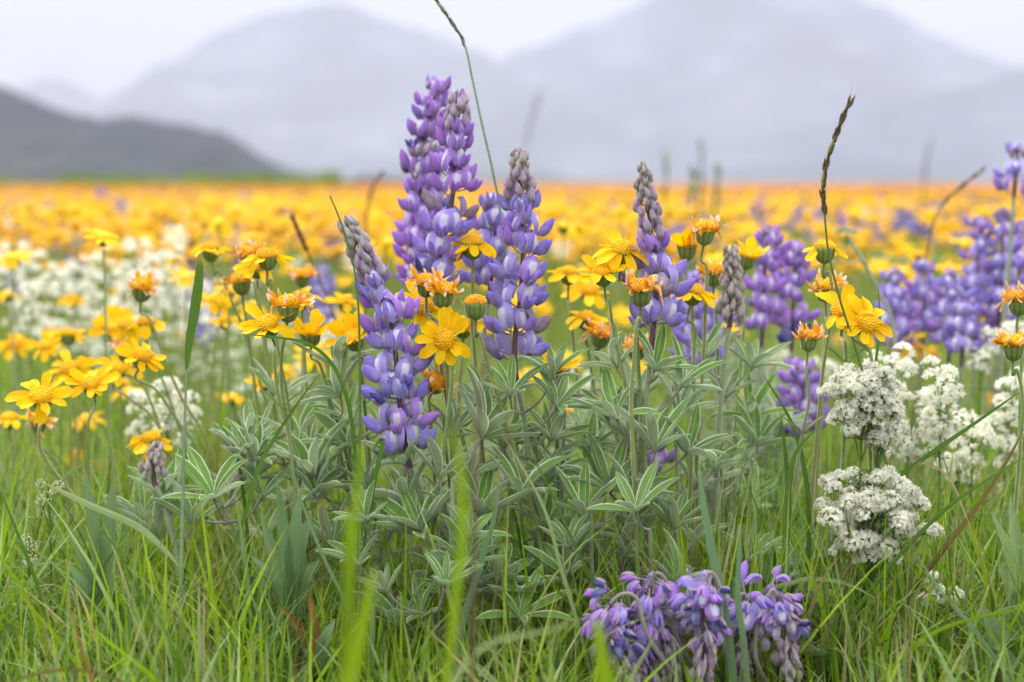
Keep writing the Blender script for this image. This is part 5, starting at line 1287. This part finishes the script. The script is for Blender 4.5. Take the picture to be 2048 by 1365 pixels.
def drift(X, Y): return (np.sin(X * 2.1 + Y * .8) + np.sin(X * 4.3 - Y * 1.7 + 1) + np.sin(X * 1.1 + 2) + npr.rand(len(X)) * 3.4) > .9
YM = [M['ray'], M['wither'], M['disc'], M['cup']]
scatter('yellow_flowers', LO, YM, 7600, (2.7, 16), (.20, .315), 'thousands of blurred yellow flowers filling the meadow behind the near plants', ypow=1.4, tilt=.7, xfun=drift)
TN = [tiny(6, .021, .006), tiny(5, .018, .008)]
M['far_y'] = m_plain('far_petals_yellow', (0.84, 0.46, 0.004), tr=.3); M['gold'] = m_plain('far_petals_golden', (0.78, 0.33, 0.006), tr=.3); M['dull'] = m_plain('far_seed_heads', (0.36, 0.30, 0.05), tr=.2)
TN = [(v, f, m * 0 + k) for k in (0, 0, 1, 1, 2) for v, f, m in TN]; TM = [M['far_y'], M['gold'], M['dull']]
scatter('yellow_flowers', TN, TM, 20000, (15, 60), (.22, .31), 'dense yellow flower carpet stretching towards the skyline', ypow=1.2, sc=(.9, 1.4), grow=.008, margin=1.3, xfun=drift)
scatter('yellow_flowers', TN, TM, 22000, (58, 260), (.20, .31), 'farthest thin yellow line of flowers along the skyline', ypow=1.1, sc=(1.0, 1.6), grow=.012, margin=1.3)
def puff_lo(R_, n):
    b = MB(); rs = random.Random(4)
    for k in range(n):
        d = Vector((rs.gauss(0, 1), rs.gauss(0, 1), rs.gauss(0, .8))).normalized(); p = d * R_ * rs.uniform(.3, 1)
        b.add(star_mb(rs, 2.2), frame(p, d))
    return b.arrays()
scatter('white_blossoms', [puff_lo(.022, 26)], [M['white']], 420, (2.2, 12), (.16, .27), 'scattered blurred white blossoms farther out in the meadow', ypow=1.2, xfun=lambda X, Y: (X / Y < -.10) | (npr.rand(len(X)) < .10))
def spike_lo(H, pal):
    b = MB(); rs = random.Random(9)
    for k in range(int(H / .0016)):
        z = H * k / (H / .0016); a = k * 2.4; r = .017 * (1 - .6 * z / H); d = Vector((math.cos(a), math.sin(a), .3)).normalized()
        ell(b, Vector((0, 0, z)) + d * (r * .3), d, Vector((0, 0, 1)), r, .004, .005, 0, 2, 4)
    return b.arrays()
scatter('lupine_flowers', [spike_lo(.09, 0)], [M['win_v']], 380, (4.2, 22), (.14, .20), 'blurred purple lupine spikes scattered through the far yellow carpet', ypow=1.2, tilt=.15)
scatter('lupine_flowers', [spike_lo(.09, 0)], [M['ban_b']], 380, (4.2, 24), (.13, .20), 'blurred lavender lupine spikes scattered through the far yellow carpet', ypow=1.2, tilt=.15)

# low shrubs on the skyline at the left
def shrub_temp(seed):
    rs = random.Random(seed); b = MB()
    for k in range(150):
        d = Vector((rs.gauss(0, 1), rs.gauss(0, 1), abs(rs.gauss(0, 1)))).normalized(); p = Vector((d.x * rs.uniform(.3, 1), d.y * rs.uniform(.3, 1), d.z * rs.uniform(.4, .62))) ; n = (d + Vector((rs.uniform(-.6, .6), rs.uniform(-.6, .6), rs.uniform(-.6, .6)))).normalized()
        e = n.orthogonal().normalized() * .10; f = n.cross(e).normalized() * .06; bb = len(b.v)
        b.v += [tuple(p - e), tuple(p - f), tuple(p + e), tuple(p + f)]; b.uv += [(0, 0)] * 4; b.f.append((bb, bb + 1, bb + 2, bb + 3)); b.m.append(0)
    return b.arrays()
msh = m_plain('shrub_leaves', (0.15, 0.22, 0.02), tr=.4)
scatter('shrubs', [shrub_temp(1), shrub_temp(2)], [msh], 300, (70, 110), (-.1, .03), 'low band of bright green shrubs along the skyline at the left', sc=(.8, 1.9), tilt=.0, margin=1.1,
        xfun=lambda X, Y: ((X / Y < -.125) & (npr.rand(len(X)) < .85)) )
